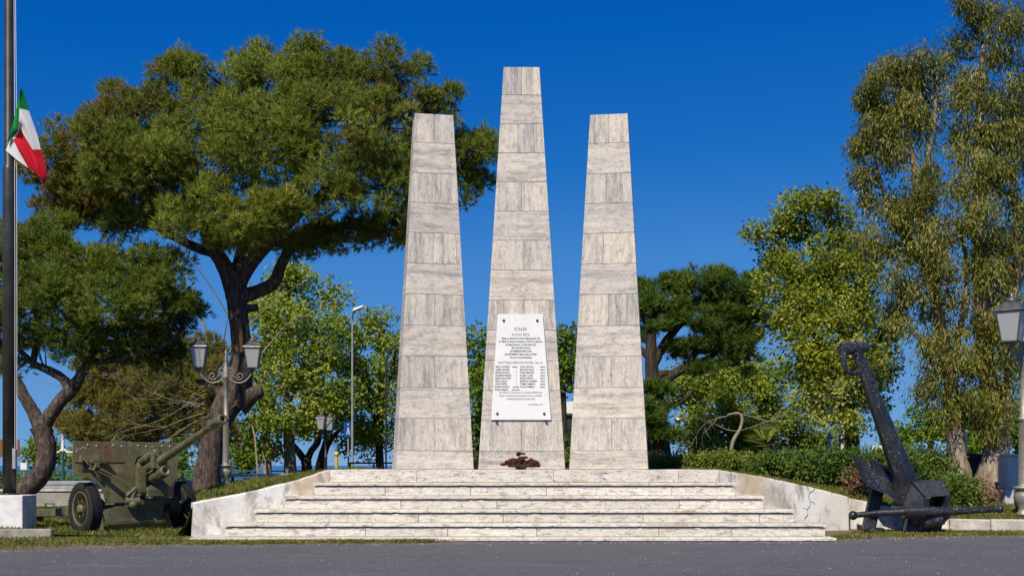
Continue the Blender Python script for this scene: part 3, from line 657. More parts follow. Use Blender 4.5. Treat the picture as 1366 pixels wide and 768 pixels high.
# --- the big umbrella pine behind the gun and the left pylon
Y = 30.0
tp = tree('pine_tree', 'big spreading umbrella pine with a crooked forked trunk behind the field gun', 'pine tree', P(276, 657, Y))
mb = MB(); s = Y / F
trunk = [(274, 668), (277, 640), (281, 605), (287, 570), (303, 540), (318, 510), (323, 475), (320, 440), (316, 405), (312, 378)]
limb(mb, PP(trunk, Y), [v * s / 2 for v in (45, 37, 33, 33, 38, 36, 30, 26, 26, 29)], 16, 6, .05)
limb(mb, PP([(312, 545), (300, 528), (285, 515), (262, 508)], Y), [v * s / 2 for v in (34, 20, 12, 6)], 9)                 # broken burl branches
limb(mb, PP([(318, 540), (335, 527), (350, 521)], Y), [v * s / 2 for v in (32, 24, 14)], 9)
limb(mb, PP([(320, 413), (334, 411), (344, 410)], Y), [v * s / 2 for v in (14, 11, 10)], 8)
big = [([(312, 382), (298, 352, -.3), (284, 330, -.6), (272, 305, -.9), (258, 270, -1.1)], (28, 22, 19, 15, 9)),
       ([(313, 380), (330, 352), (356, 324, -.2), (386, 294, -.5), (420, 270, -.8), (470, 250, -.6)], (30, 25, 22, 18, 12, 7)),
       ([(318, 396), (345, 388), (366, 376), (374, 356), (385, 335), (408, 306, .4), (440, 290, .8)], (22, 18, 17, 15, 13, 11, 7)),
       ([(316, 375), (322, 345, .6), (330, 310, 1.2), (338, 260, 1.5), (345, 200, 1.6), (350, 150, 1.5)], (26, 20, 17, 14, 10, 6)),
       ([(290, 338), (262, 330, .5), (225, 312, 1.0), (180, 285, 1.4), (130, 260, 1.4)], (16, 13, 11, 9, 5)),
       ([(272, 305, -.9), (230, 265, -1.5), (190, 230, -1.8), (150, 190, -1.6)], (14, 11, 8, 5)),
       ([(386, 294, -.5), (400, 240, -.9), (415, 180, -1.1), (430, 130, -1)], (15, 11, 8, 5)),
       ([(408, 306, .4), (460, 300, .9), (520, 290, 1.2), (585, 250, 1.2), (625, 225, 1.2)], (12, 10, 8, 7, 4)),
       ([(420, 270, -.8), (470, 210, -.8), (520, 160, -.6), (560, 140, -.4)], (12, 9, 7, 4))]
nodes = []
for pts, ws in big:
    q = PP(pts, Y); limb(mb, q, [w * s / 2 for w in ws], 9, 4); nodes += smooth(q, 4)[3:]
blobs = [(112, 212, 70, 62, -.3, -.25), (95, 250, 52, 40, .4, -.3), (150, 150, 42, 40, .2, -.22), (172, 170, 60, 50, -.6, -.12), (232, 130, 42, 52, 0), (228, 100, 20, 30, .1), (290, 125, 55, 50, -.4), (335, 95, 40, 30, .4), (375, 115, 62, 52, -.7, .05), (408, 82, 34, 26, 0),
         (440, 115, 55, 50, .3), (500, 110, 52, 42, -.3), (545, 125, 42, 42, 0), (585, 150, 32, 34, .3), (200, 225, 80, 55, -1.3, .02), (280, 215, 80, 62, -1.6), (360, 190, 85, 70, -1.4, .06), (450, 190, 85, 72, -1.3, .05), (525, 190, 62, 62, -.7), (590, 195, 36, 42, .8),
         (628, 210, 30, 28, 1.2), (622, 255, 26, 26, 1.2), (645, 195, 14, 14, 1.2), (268, 275, 46, 28, -2.1, .12), (350, 285, 38, 30, -2.2, .1), (425, 262, 80, 38, -1.5, .08), (500, 262, 62, 42, -.9), (470, 312, 46, 20, .5, -.1), (535, 300, 50, 24, .9, -.1), (405, 318, 38, 14, 1.0, -.15), (150, 272, 62, 24, .4, -.2),
         (72, 236, 36, 34, 0, -.3), (135, 205, 45, 40, -1.9, -.15), (160, 225, 40, 34, -2.2, -.05), (190, 200, 40, 40, -2.0, 0), (115, 275, 58, 26, .2, -.25), (210, 285, 56, 20, -1.2, 0), (300, 296, 46, 24, -2.3, .1), (345, 305, 40, 22, -2.0, 0), (255, 300, 26, 16, -1.6, .1), (560, 315, 26, 22, .8, -.1), (330, 322, 26, 16, -1.2, .1), (395, 335, 24, 12, .3, 0), (290, 318, 22, 12, -1.5, .1), (440, 330, 34, 14, .3, -.05), (520, 318, 30, 14, .3, -.1), (175, 298, 34, 14, .6, -.2), (95, 290, 30, 12, .8, -.25), (190, 262, 60, 30, 1.6), (260, 200, 70, 60, 1.8), (350, 180, 80, 70, 2.2), (450, 180, 80, 70, 2.0), (520, 200, 60, 60, 1.9), (330, 290, 60, 22, 1.9), (220, 290, 50, 16, 1.8, -.2)]
pads = make_pads(blobs, Y, 1.25, .40)
twigs(mb, pads, nodes, .028, .8); mb.build('trunk', [B['pine'], B['dark']], tp, world=True, fixn=False)
m = MB(); m.tube([P(322, 470, Y - .36), P(320, 450, Y - .34), P(319, 425, Y - .33)], [.05, .10, .05], 8); m.build('bark_scar', M['rust'], tp, world=True)
needles('crown', pads, 34, 13, .17, .019, L['pine'], tp)

# --- smaller pine at the left edge
Y = 29.0; s = Y / F
tp = tree('pine_tree', 'smaller pine with a bent forked trunk leaning behind the flagpole base', 'pine tree', P(30, 657, Y))
mb = MB(); nodes = []
for pts, ws in [([(18, 668), (35, 652), (56, 630), (62, 605), (58, 580), (54, 568)], (24, 27, 27, 25, 25, 28)), ([(56, 572), (45, 550), (32, 528), (20, 505), (2, 480), (-15, 450)], (22, 17, 15, 13, 10, 6)),
                ([(55, 572), (66, 555), (80, 535), (95, 519), (108, 500), (122, 474), (140, 445)], (22, 18, 18, 19, 13, 10, 6)), ([(94, 520), (84, 505), (66, 494), (44, 484), (20, 460)], (15, 12, 11, 9, 5)),
                ([(118, 480), (140, 482), (170, 476), (215, 462), (245, 440)], (9, 8, 7, 6, 3)), ([(122, 474), (130, 440), (125, 400), (120, 360)], (9, 8, 6, 4)), ([(44, 484), (50, 440), (45, 390), (42, 340)], (9, 8, 6, 4)), ([(140, 445), (175, 410), (205, 380)], (8, 6, 4))]:
    q = PP(pts, Y); limb(mb, q, [w * s / 2 for w in ws], 12, 5, .08); nodes += smooth(q, 5)[8:]
blobs = [(30, 330, 42, 40, 0, .1), (62, 312, 32, 28, .3, .12), (10, 380, 40, 50, .3), (105, 352, 58, 34, -.4, .12), (180, 352, 58, 34, -.2, .12), (228, 360, 28, 30, .2, .05), (60, 395, 58, 46, -.8, .02), (140, 405, 78, 38, -.9, .05), (205, 405, 44, 40, -.5),
         (20, 440, 42, 40, -.2, -.05), (80, 440, 50, 26, -.6, .04), (100, 465, 40, 22, -.4, -.12), (180, 450, 60, 30, .3, -.22), (235, 430, 34, 30, .8, -.25), (205, 478, 46, 20, 1.0, -.3), (160, 300, 10, 18, .2), (10, 480, 22, 24, .3, -.1), (130, 375, 80, 36, 1.4, -.1), (50, 360, 50, 50, 1.3, -.1)]
pads = make_pads(blobs, Y, 1.5, .38); twigs(mb, pads, nodes, .024, .8); mb.build('trunk', [B['pine'], B['dark']], tp, world=True, fixn=False)
needles('crown', pads, 32, 13, .17, .019, L['pine2'], tp)

# --- brownish bushy pine beyond the gun
Y = 40.0; s = Y / F
tp = tree('pine_tree', 'low bushy brownish pine growing beyond the field gun, without a visible trunk', 'pine tree', P(190, 640, Y))
mb = MB(); q = PP([(190, 642), (188, 600), (185, 550), (180, 500)], Y); limb(mb, q, [.22, .2, .16, .08], 9); nodes = smooth(q, 4)
blobs = [(128, 552, 38, 36, 0, -.1), (102, 555, 20, 28, .2, .1), (150, 480, 30, 24, .3, .1), (285, 560, 30, 40, .5, .05), (160, 520, 52, 42, -.3, -.08), (215, 510, 56, 48, -.6), (258, 520, 48, 50, 0, .05), (190, 558, 62, 34, -.9, -.05), (245, 565, 48, 26, -.5), (110, 578, 18, 16, .3), (205, 470, 50, 34, .6, .1), (150, 580, 50, 16, -.2), (262, 470, 30, 34, .6)]
pads = make_pads(blobs, Y, 1.5, .5); twigs(mb, pads, nodes, .03, .7); mb.build('trunk', [B['dark'], B['dark']], tp, world=True, fixn=False)
needles('crown', pads, 38, 12, .22, .028, L['pine3'], tp)

# --- dark pine right of the monument
Y = 38.0; s = Y / F
tp = tree('pine_tree', 'dark green pine with open horizontal boughs right behind the right pylon', 'pine tree', P(876, 612, Y))
mb = MB(); nodes = []
for pts, ws in [([(878, 622), (878, 590), (876, 550), (870, 500), (868, 450), (866, 410)], (36, 30, 26, 20, 14, 7)), ([(872, 520), (890, 505), (915, 490), (945, 478), (975, 455)], (15, 13, 11, 8, 4)), ([(874, 540), (892, 540), (910, 535), (925, 520)], (10, 8, 7, 4)),
                ([(870, 490), (885, 460), (905, 435), (930, 410), (950, 385)], (14, 12, 10, 7, 4)), ([(868, 480), (850, 460), (840, 450)], (10, 7, 4)), ([(915, 490), (935, 460), (960, 420), (985, 400)], (9, 7, 5, 3)), ([(870, 505), (880, 500), (893, 498), (905, 500)], (12, 12, 10, 5))]:
    q = PP(pts, Y); limb(mb, q, [w * s / 2 for w in ws], 9, 4, .08); nodes += smooth(q, 4)[2:]
blobs = [(866, 395, 18, 16, 0, .05), (858, 410, 16, 22, .2), (895, 408, 34, 18, -.3, .08), (930, 378, 44, 20, 0, .1), (968, 372, 18, 10, 0, .1), (900, 385, 20, 12, .4), (962, 398, 40, 22, -.2), (905, 432, 44, 20, -.5), (952, 432, 40, 24, -.3), (985, 425, 26, 34, .3), (975, 460, 30, 26, 0), (925, 462, 30, 12, -.3), (885, 520, 16, 12, -.3, .05), (866, 560, 24, 24, -.7, .05), (880, 545, 20, 16, -.4, .05), (866, 440, 16, 18, .3), (945, 490, 20, 10, 0), (955, 465, 40, 20, .3), (990, 470, 26, 36, .5), (1005, 420, 16, 30, .6), (905, 470, 14, 7, .2), (880, 580, 16, 18, -.3),  (995, 385, 14, 14, .2), (940, 410, 60, 24, 1.2, -.1)]
pads = make_pads(blobs, Y, 1.25, .42, shell=.3, sat=1); twigs(mb, pads, nodes, .028, .9); mb.build('trunk', [B['dark'], B['dark']], tp, world=True, fixn=False)
needles('crown', pads, 40, 12, .22, .026, L['pine4'], tp, up=.8, flat=.5)

# --- broadleaved trees
def leaf_tree(label, Y, limbs, blobs, mat, bark, dens, pr, per, ln, wd, name='broadleaf_tree', droop=0, flat=.85, tw=.022, shell=.3, frac=.8, group=None, jit=.08, cat='tree', dk=.9, tv=.16):
    s = Y / F; base = P(*limbs[0][0][0][:2], Y); tp = tree(name, label, cat, base, group); mb = MB(); nodes = []
    for pts, ws in limbs:
        q = PP(pts, Y); limb(mb, q, [w * s / 2 for w in ws], 9, 4, jit); nodes += smooth(q, 4)[2:]
    pads = make_pads(blobs, Y, dens * LD, pr, shell=shell, dk=dk, tv=tv, sat=1); twigs(mb, pads, nodes, tw, frac); mb.build('trunk', [B[bark], B['dark']], tp, world=True, fixn=False)
    leaves('crown', pads, int(per * 1.3), ln, wd, L[mat], tp, droop, flat); return tp
leaf_tree('light green plane tree with two trunks between the big pine and the tall street light', 47,
    [([(388, 640), (386, 600), (384, 560), (382, 500), (384, 440), (388, 390)], (17, 15, 14, 11, 8, 4)), ([(356, 640), (355, 590), (353, 540), (350, 490), (360, 430)], (14, 12, 11, 9, 5)), ([(384, 540), (400, 500), (420, 450), (430, 400)], (8, 6, 5, 3)), ([(353, 530), (340, 500), (330, 470)], (6, 5, 3))],
    [(372, 392, 40, 30, 0, .08), (415, 372, 38, 24, 0, .1), (440, 405, 34, 30, .3, .1), (345, 410, 30, 26, .5, .1), (395, 430, 60, 38, -.8, .08), (350, 460, 34, 32, -.2, .05), (435, 460, 40, 40, -.4), (395, 490, 56, 36, -1.2, .05), (340, 520, 36, 32, -.4), (440, 520, 42, 34, -.5, .05), (385, 545, 60, 28, -1.2, .1), (335, 570, 34, 26, 0, -.1), (440, 560, 30, 20, 0), (345, 598, 24, 14, 0), (400, 575, 40, 14, -.4), (310, 595, 18, 26, .6, -.12), (395, 480, 60, 60, 1.6, -.12)],
    'plane', 'pale', .92, .60, 54, .17, .13)
leaf_tree('shaded forked tree with black stems under the tall street light', 50,
    [([(410, 640), (409, 622), (408, 614)], (17, 14, 14)), ([(408, 616), (398, 602), (390, 592), (378, 570)], (10, 9, 8, 5)), ([(408, 616), (416, 600), (424, 588), (426, 570), (432, 550)], (10, 9, 9, 7, 4)), ([(424, 640), (428, 615), (436, 590), (442, 565)], (12, 12, 11, 6)), ([(434, 600), (446, 580), (458, 570)], (7, 6, 3))],
    [(400, 560, 40, 16, 0, -.1), (450, 545, 34, 24, 0, -.15), (425, 545, 40, 22, .6, -.12), (470, 520, 26, 40, .9, -.1), (462, 585, 22, 22, .6, -.2)],
    'oak', 'dark', .9, .55, 40, .18, .14)
leaf_tree('green tree standing close to the left edge of the left pylon', 49,
    [([(508, 640), (506, 600), (508, 540), (510, 480), (512, 430)], (12, 11, 10, 7, 3)), ([(507, 580), (495, 540), (488, 490)], (7, 5, 3)), ([(508, 540), (522, 500), (528, 460)], (6, 5, 3))],
    [(512, 428, 22, 18, 0, .08), (500, 455, 26, 24, -.2, .08), (526, 470, 22, 34, 0), (490, 500, 26, 34, -.3, .06), (515, 520, 30, 40, -.5, .05), (485, 560, 26, 34, 0), (520, 575, 26, 30, 0, -.05), (490, 600, 22, 20, .3, -.15), (540, 480, 20, 40, .6), (470, 475, 14, 26, .6)],
    'plane', 'dark', 1.05, .58, 54, .165, .125)
leaf_tree('dark green tree seen in the gap between left and central pylons', 46,
    [([(640, 640), (640, 580), (639, 520), (640, 470)], (14, 12, 9, 4))],
    [(640, 468, 28, 26, 0, -.05), (634, 510, 30, 36, -.3), (642, 555, 28, 36, 0, -.1), (636, 595, 22, 30, 0, -.25), (615, 500, 30, 40, .5)], 'oak', 'dark', 1.2, .6, 44, .18, .12)
leaf_tree('dark tree seen in the gap between central and right pylons, above the beach pavilion', 44,
    [([(752, 660), (752, 600), (751, 520), (752, 460)], (12, 11, 8, 4))],
    [(748, 450, 22, 20, 0, -.05), (757, 480, 22, 30, -.2), (752, 512, 20, 18, 0, -.05), (770, 490, 24, 40, .4), (752, 606, 14, 16, 0, -.2)], 'oak', 'dark', 1.3, .55, 44, .17, .11)
leaf_tree('small fresh green tree in front of the dark pine, behind the hedge', 44,
    [([(985, 640), (986, 600), (980, 560), (975, 510)], (13, 11, 9, 4)), ([(984, 580), (1010, 550), (1030, 530)], (6, 5, 3)), ([(984, 590), (950, 560), (925, 545)], (6, 5, 3))],
    [(960, 500, 40, 26, 0, .08), (995, 495, 34, 24, .2, .08), (940, 520, 34, 22, .3, .06), (925, 530, 30, 24, 0), (985, 525, 46, 30, -.5, .06), (1030, 520, 34, 36, 0, -.05), (945, 560, 40, 24, -.5), (1000, 565, 46, 26, -.6, -.05), (1045, 560, 34, 36, 0, -.15), (960, 590, 50, 18, -.3, -.12), (925, 585, 20, 24, 0, -.05), (1020, 595, 50, 16, .3, -.25), (895, 520, 14, 20, .2, .05), (1070, 590, 30, 20, .4, -.25), (1095, 590, 26, 18, .4, -.2)],
    'plane', 'pale', 1.8, .55, 56, .15, .11)
leaf_tree('tall yellow green tree with fading leaves behind the hedge, left of the anchor', 34,
    [([(1137, 640), (1136, 600), (1132, 540), (1126, 460), (1116, 380), (1106, 300)], (26, 23, 19, 15, 11, 5)), ([(1130, 520), (1100, 470), (1070, 410), (1050, 340), (1042, 310)], (11, 9, 7, 5, 3)), ([(1126, 470), (1145, 420), (1152, 360), (1150, 310)], (10, 8, 6, 3)), ([(1128, 500), (1160, 470), (1180, 440)], (8, 6, 4)), ([(1118, 400), (1085, 340), (1072, 280)], (8, 6, 3))],
    [(1062, 272, 22, 22, 0, -.1), (1080, 305, 36, 34, 0), (1112, 282, 28, 22, 0, .0), (1042, 300, 22, 20, 0, -.02), (1018, 312, 16, 12, 0, .0), (1135, 320, 34, 34, .3), (1160, 350, 28, 40, .6, -.1), (1040, 345, 34, 32, .2, -.05), (1090, 350, 50, 34, -.6), (1140, 380, 40, 38, -.3, -.05), (1050, 395, 44, 36, -.3, .0), (1100, 410, 52, 38, -.9, .12), (1020, 380, 14, 22, 0), (1150, 430, 40, 40, -.3, .0), (1062, 445, 44, 32, -.5, .2), (1110, 465, 52, 36, -1.1, .24), (1032, 425, 22, 20, .3, .0), (1160, 485, 34, 38, -.4, .12), (1075, 490, 32, 28, -.2, .1), (1120, 515, 52, 30, -1.0, .32), (1165, 530, 28, 28, -.4, .2), (1095, 540, 32, 24, -.4, .25), (1135, 560, 44, 22, -.9, .35), (1180, 470, 22, 50, .8, -.1), (1110, 400, 60, 70, 1.4, -.2), (1110, 500, 60, 50, 1.4, -.2)],
    'yellow', 'dark', 1.25, .42, 54, .125, .08, tv=.22)
# --- eucalyptus pair at the right edge
def euc(label, limbs, blobs, dens):
    blobs = [(b[0] + (9 if b[0] < 1200 else 0), *b[1:]) for b in blobs]
    return leaf_tree(label, 27.0, limbs, blobs, 'euc', 'euc', dens * .66, .38, 100, .135, .034, 'eucalyptus_tree', .6, .95, .016, .25, .6, None, .1, tv=.22)
euc('thinner eucalyptus with peeling bark standing nearer the anchor',
    [([(1288, 668), (1282, 640), (1276, 600), (1272, 560), (1266, 500), (1252, 420), (1236, 330), (1222, 240), (1210, 160), (1200, 100)], (38, 30, 24, 22, 18, 14, 12, 9, 6, 3)), ([(1268, 520), (1240, 470), (1215, 440), (1205, 430)], (8, 6, 5, 3)), ([(1245, 380), (1210, 320), (1180, 260), (1165, 200)], (9, 7, 5, 3)), ([(1225, 260), (1240, 200), (1248, 140), (1246, 80)], (7, 6, 5, 3)), ([(1272, 560), (1270, 500), (1282, 430), (1290, 360), (1280, 300)], (12, 10, 8, 6, 4)), ([(1236, 330), (1200, 360), (1180, 365)], (6, 5, 3))],
    [(1155, 108, 16, 18, 0, -.1), (1152, 128, 14, 14, 0), (1178, 82, 7, 14, 0), (1195, 95, 16, 18, 0, -.05), (1180, 140, 36, 32, 0), (1222, 135, 34, 34, -.2), (1162, 190, 28, 34, 0), (1205, 195, 48, 40, -.4), (1160, 232, 24, 18, 0, -.05), (1245, 90, 18, 24, 0, -.1), (1250, 150, 34, 44, .3), (1175, 275, 34, 26, 0, .05), (1225, 260, 52, 40, -.4, -.05), (1200, 325, 42, 40, -.2, .12), (1250, 320, 44, 44, -.4, .05), (1185, 380, 22, 26, 0, .1), (1228, 385, 44, 34, -.2, .08), (1195, 425, 22, 18, 0, .12), (1245, 440, 30, 30, 0), (1240, 480, 26, 28, -.2, .05), (1265, 490, 30, 40, -.3, .08), (1232, 520, 18, 18, 0, .05), (1262, 550, 22, 26, -.3, .08), (1180, 165, 40, 40, .8), (1220, 300, 50, 60, .9, -.1), (1140, 190, 8, 10, 0), (1200, 290, 14, 14, -.3, .2)], 1.25)
euc('thicker eucalyptus with a pale leaning trunk beside the grey cabinet',
    [([(1316, 672), (1322, 640), (1330, 600), (1328, 560), (1318, 500), (1310, 420), (1306, 330), (1304, 240), (1306, 150), (1312, 60)], (52, 40, 34, 30, 22, 18, 15, 12, 9, 5)), ([(1326, 560), (1345, 500), (1352, 420), (1356, 330), (1352, 220), (1350, 120)], (14, 11, 9, 7, 5, 3)), ([(1306, 330), (1290, 270), (1284, 200), (1286, 120)], (9, 7, 5, 3)), ([(1318, 520), (1290, 470), (1275, 450)], (8, 6, 4))],
    [(1300, 12, 26, 20, 0, -.1), (1345, 15, 32, 26, 0), (1285, 45, 26, 28, 0), (1330, 60, 46, 36, -.2), (1370, 80, 26, 50, 0), (1282, 110, 30, 40, 0), (1325, 120, 48, 36, -.4), (1365, 150, 34, 44, 0), (1290, 175, 36, 36, -.2, .05), (1335, 190, 46, 44, -.4, .08), (1375, 220, 24, 44, 0), (1300, 245, 44, 40, -.4, -.1), (1350, 270, 44, 44, -.2), (1310, 305, 50, 38, -.5, .0), (1360, 345, 36, 44, 0), (1300, 365, 48, 38, -.4, .03), (1345, 410, 42, 44, -.2), (1295, 425, 46, 36, -.4, .02), (1335, 470, 38, 44, -.4, .08), (1292, 480, 36, 34, -.2, .05), (1345, 530, 30, 36, -.3, .05), (1318, 545, 28, 30, -.5, .08), (1290, 540, 18, 26, 0), (1330, 570, 24, 16, -.3, .05), (1365, 490, 24, 60, .3), (1320, 180, 50, 80, 1, -.1), (1320, 350, 50, 80, 1, -.1)], 1.25)

# --- distant trees along the promenade
far = [(60, 605, 30, 22, 60, 'oak', 'round distant tree behind the flagpole at the far left'), (120, 612, 26, 24, 62, 'plane', 'distant tree just right of the bent pine trunk'),
       (235, 612, 26, 30, 58, 'oak', 'distant tree seen just left of the big pine trunk'), (328, 612, 20, 22, 60, 'oak', 'small distant tree low between big pine and plane tree'),
       (1195, 585, 18, 18, 62, 'oak', 'small round distant tree below the anchor shank'), (1240, 572, 34, 30, 60, 'oak', 'wide distant tree right of the anchor shank, behind the hedge'), (1300, 590, 40, 30, 58, 'oak', 'distant tree showing between the two eucalyptus trunks'), (1355, 575, 26, 34, 60, 'oak', 'distant tree behind the grey cabinet at the right edge')]
for px, py, rx, ry, Yd, mt, lab in far:
    gz = 620 + (1.36 - .3) * F / Yd
    leaf_tree(lab, Yd, [([(px, gz + 1), (px + 2, py + ry * .6), (px, py), (px + 1, py - ry * .5)], (8, 7, 5, 3))], [(px, py, rx, ry * .8, 0), (px - rx * .4, py + ry * .3, rx * .6, ry * .5, 0, -.1), (px + rx * .4, py + ry * .2, rx * .6, ry * .6, -.3), (px, py - ry * .5, rx * .6, ry * .5, 0, .05)], mt, 'dark', 1.1, .6, 34, .2, .15, group=None)

# --- bare branches: dead brush by the gun, slim bare saplings, bent bare tree over the hedge
def bare(name, label, base, stems, cat='bare tree', n=0):
    t = thing(name, label, cat, base); mb = MB()
    def grow(p, d, r, ln, dep):
        pts = [p]; 
        for k in range(4):
            d = (d + Vector((random.gauss(0, .16), random.gauss(0, .16), random.gauss(0, .12)))).normalized(); p = p + d * ln / 4; pts.append(p)
            if dep and random.random() < .75: grow(p, (d + Vector((random.gauss(0, .6), random.gauss(0, .5), random.gauss(0, .45)))).normalized(), r * .55, ln * random.uniform(.4, .75), dep - 1)
        mb.tube(pts, [r, r * .85, r * .7, r * .5, r * .25], 4, cap=False)
    for p, d, r, ln, dep in stems: grow(Vector(p), Vector(d).normalized(), r, ln, dep)
    mb.build('branches', B['twig'], t, world=True, fixn=False); return t
bare('dead_brush', 'tangle of dry bare branches hanging left of the big pine trunk', P(268, 600, 29.4),
     [(P(274, 515 + 5 * k, 29.5), (-1, random.uniform(-.5, .1), random.uniform(-.5, .45)), .014, random.uniform(1.4, 2.8), 2) for k in range(9)])
bare('bare_sapling', 'slim bare pale sapling rising between small pine and big pine', P(285, 640, 42), [(P(285, 640, 42), (-.02, 0, 1), .07, 7.2, 2), (P(262, 640, 42), (-.06, 0, 1), .06, 6.8, 1)])
bare('bare_sapling', 'pale leafless sapling showing in front of the light green plane tree', P(345, 640, 46), [(P(345, 640, 46), (.02, 0, 1), .05, 7.0, 1)])
bt = bare('bare_tree', 'small bent pale bare tree with thin sideways twigs standing in the hedge', P(974, 632, 31), [(P(988, 552, 31), (-1, 0, -.1), .018, 1.3, 2), (P(988, 552, 31), (1, 0, -.1), .018, 1.6, 2), (P(985, 575, 31), (-1, 0, .1), .014, 1.3, 2), (P(985, 575, 31), (1, 0, .2), .014, 1.2, 2)])
m = MB(); m.tube(smooth(PP([(974, 636), (975, 605), (978, 588), (987, 572), (990, 558), (985, 551), (970, 553)], 31), 4), [.05] * 12 + [.042] * 6 + [.034] * 4 + [.024] * 3, 8, jit=.08); m.build('trunk', B['twig'], bt, world=True)

# --- hedge on the right bank
def hedge(label, x0, x1, Yh, top, mat, ln, wd, per, dens, tb=0, cat='hedge', name='hedge'):
    t = thing(name, label, cat, (X((x0 + x1) / 2, Yh), Yh, lawn_h(X((x0 + x1) / 2, Yh), Yh))); pads = []; xa, xb = X(x0, Yh), X(x1, Yh); mb = MB()
    n = int((xb - xa) * dens * 1.7)
    for k in range(n):
        x = random.uniform(xa, xb); y = Yh + random.uniform(-.55, .55); g = lawn_h(x, y); zt = float(np.interp(x, [xa, xb], [Zr(top[0], Yh), Zr(top[1], Yh)])) + .03 * math.sin(x * 2.7) + random.gauss(0, .02)
        z = g + (zt - .06 - g) * random.random() ** .6; pads.append((np.array((x, y, z)), random.uniform(.16, .26), tb + rng.normal(0, .1) + .1 * math.sin(x * 1.3), np.array((x, y, g))))
        if k % 3 == 0: mb.tube([(x, y, g - .02), (x + random.gauss(0, .08), y, (g + z) / 2), (x, y, z)], [.018, .013, .006], 4, cap=False)
    mb.build('stems', B['dark'], t, world=True, fixn=False); leaves('foliage', pads, per, ln, wd, L[mat], t, 0, .9, 1.05, .7); return t
hedge('dull green and brown low hedge beside the foot of the right pylon', 866, 1002, 28.0, (609, 606), 'hedge', .075, .045, 42, 62, .05)
hedge('glossy bright green hedge between the bare bent tree and the anchor', 1000, 1150, 26.5, (604, 602), 'hedgeg', .11, .05, 44, 56, 0)
hedge('oleander like green bush behind the anchor crown', 1150, 1266, 27.4, (602, 600), 'hedgeg', .17, .035, 44, 60, .1, 'bush', 'bush')
hedge('heap of dry brown leaves and shoots at the foot of the eucalyptus trunks', 1262, 1322, 25.6, (648, 640), 'dry', .10, .05, 30, 30, .0, 'plant', 'dry_undergrowth')
hedge('brown withered clump hanging below the hedge beside the anchor fluke', 1138, 1158, 25.3, (628, 632), 'dry', .10, .05, 40, 46, -.1, 'plant', 'withered_clump')
hedge('small leafy shrub at the foot of the eucalyptus, right of the anchor crown', 1258, 1296, 25.0, (632, 640), 'hedgeg', .15, .04, 34, 40, .05, 'bush', 'bush')
hedge('brown bushes low in the gap behind the right side of the central pylon', 560, 862, 31, (603, 603), 'hedge', .085, .05, 30, 26, -.25, 'hedge', 'hedge')

t = thing('hedge', 'low dark green hedge far behind the gun along the sea railing', 'hedge', (X(100, 53), 53, .3)); pads = [(np.array((random.uniform(X(-70, 53), X(262, 53)), 53 + random.uniform(-.4, .4), random.uniform(.35, .95))), .28, rng.normal(-.1, .12), np.zeros(3)) for k in range(260)]
leaves('foliage', pads, 26, .16, .11, L['oak'], t)
# --- little fan palm behind the hedge
t = thing('fan_palm', 'small yellow green fan palm peeping over the hedge', 'palm', (X(1022, 36), 36, .6)); m = MB(); m.tube([(X(1022, 36), 36, .4), (X(1022, 36), 36, 2.0)], [.14, .11], 8, jit=.1); m.build('trunk', B['dark'], t, world=True)
V = []; tint = []
for k in range(26):
    a = random.uniform(0, 2 * math.pi); e = random.uniform(-.4, 1.2); d = Vector((math.cos(a) * math.cos(e), math.sin(a) * math.cos(e), math.sin(e))); b0 = Vector((X(1022, 36), 36, 2.0)); c = b0 + d * .45; sd2 = d.cross(Vector((0, 0, 1))).normalized()
    for j in range(-5, 6):
        dj = (d + sd2 * j * .22 + Vector((0, 0, -.1))).normalized(); tip = c + dj * .42; w_ = sd2 * .018; V += [b0, c + w_ + dj * .1, tip, c - w_ + dj * .1]; tint.append(.7 + random.uniform(-.2, .2))
npmesh('fronds', np.array([tuple(v) for v in V]), np.arange(len(V)).reshape(-1, 4), L['pine2'], t, {'tint': tint})
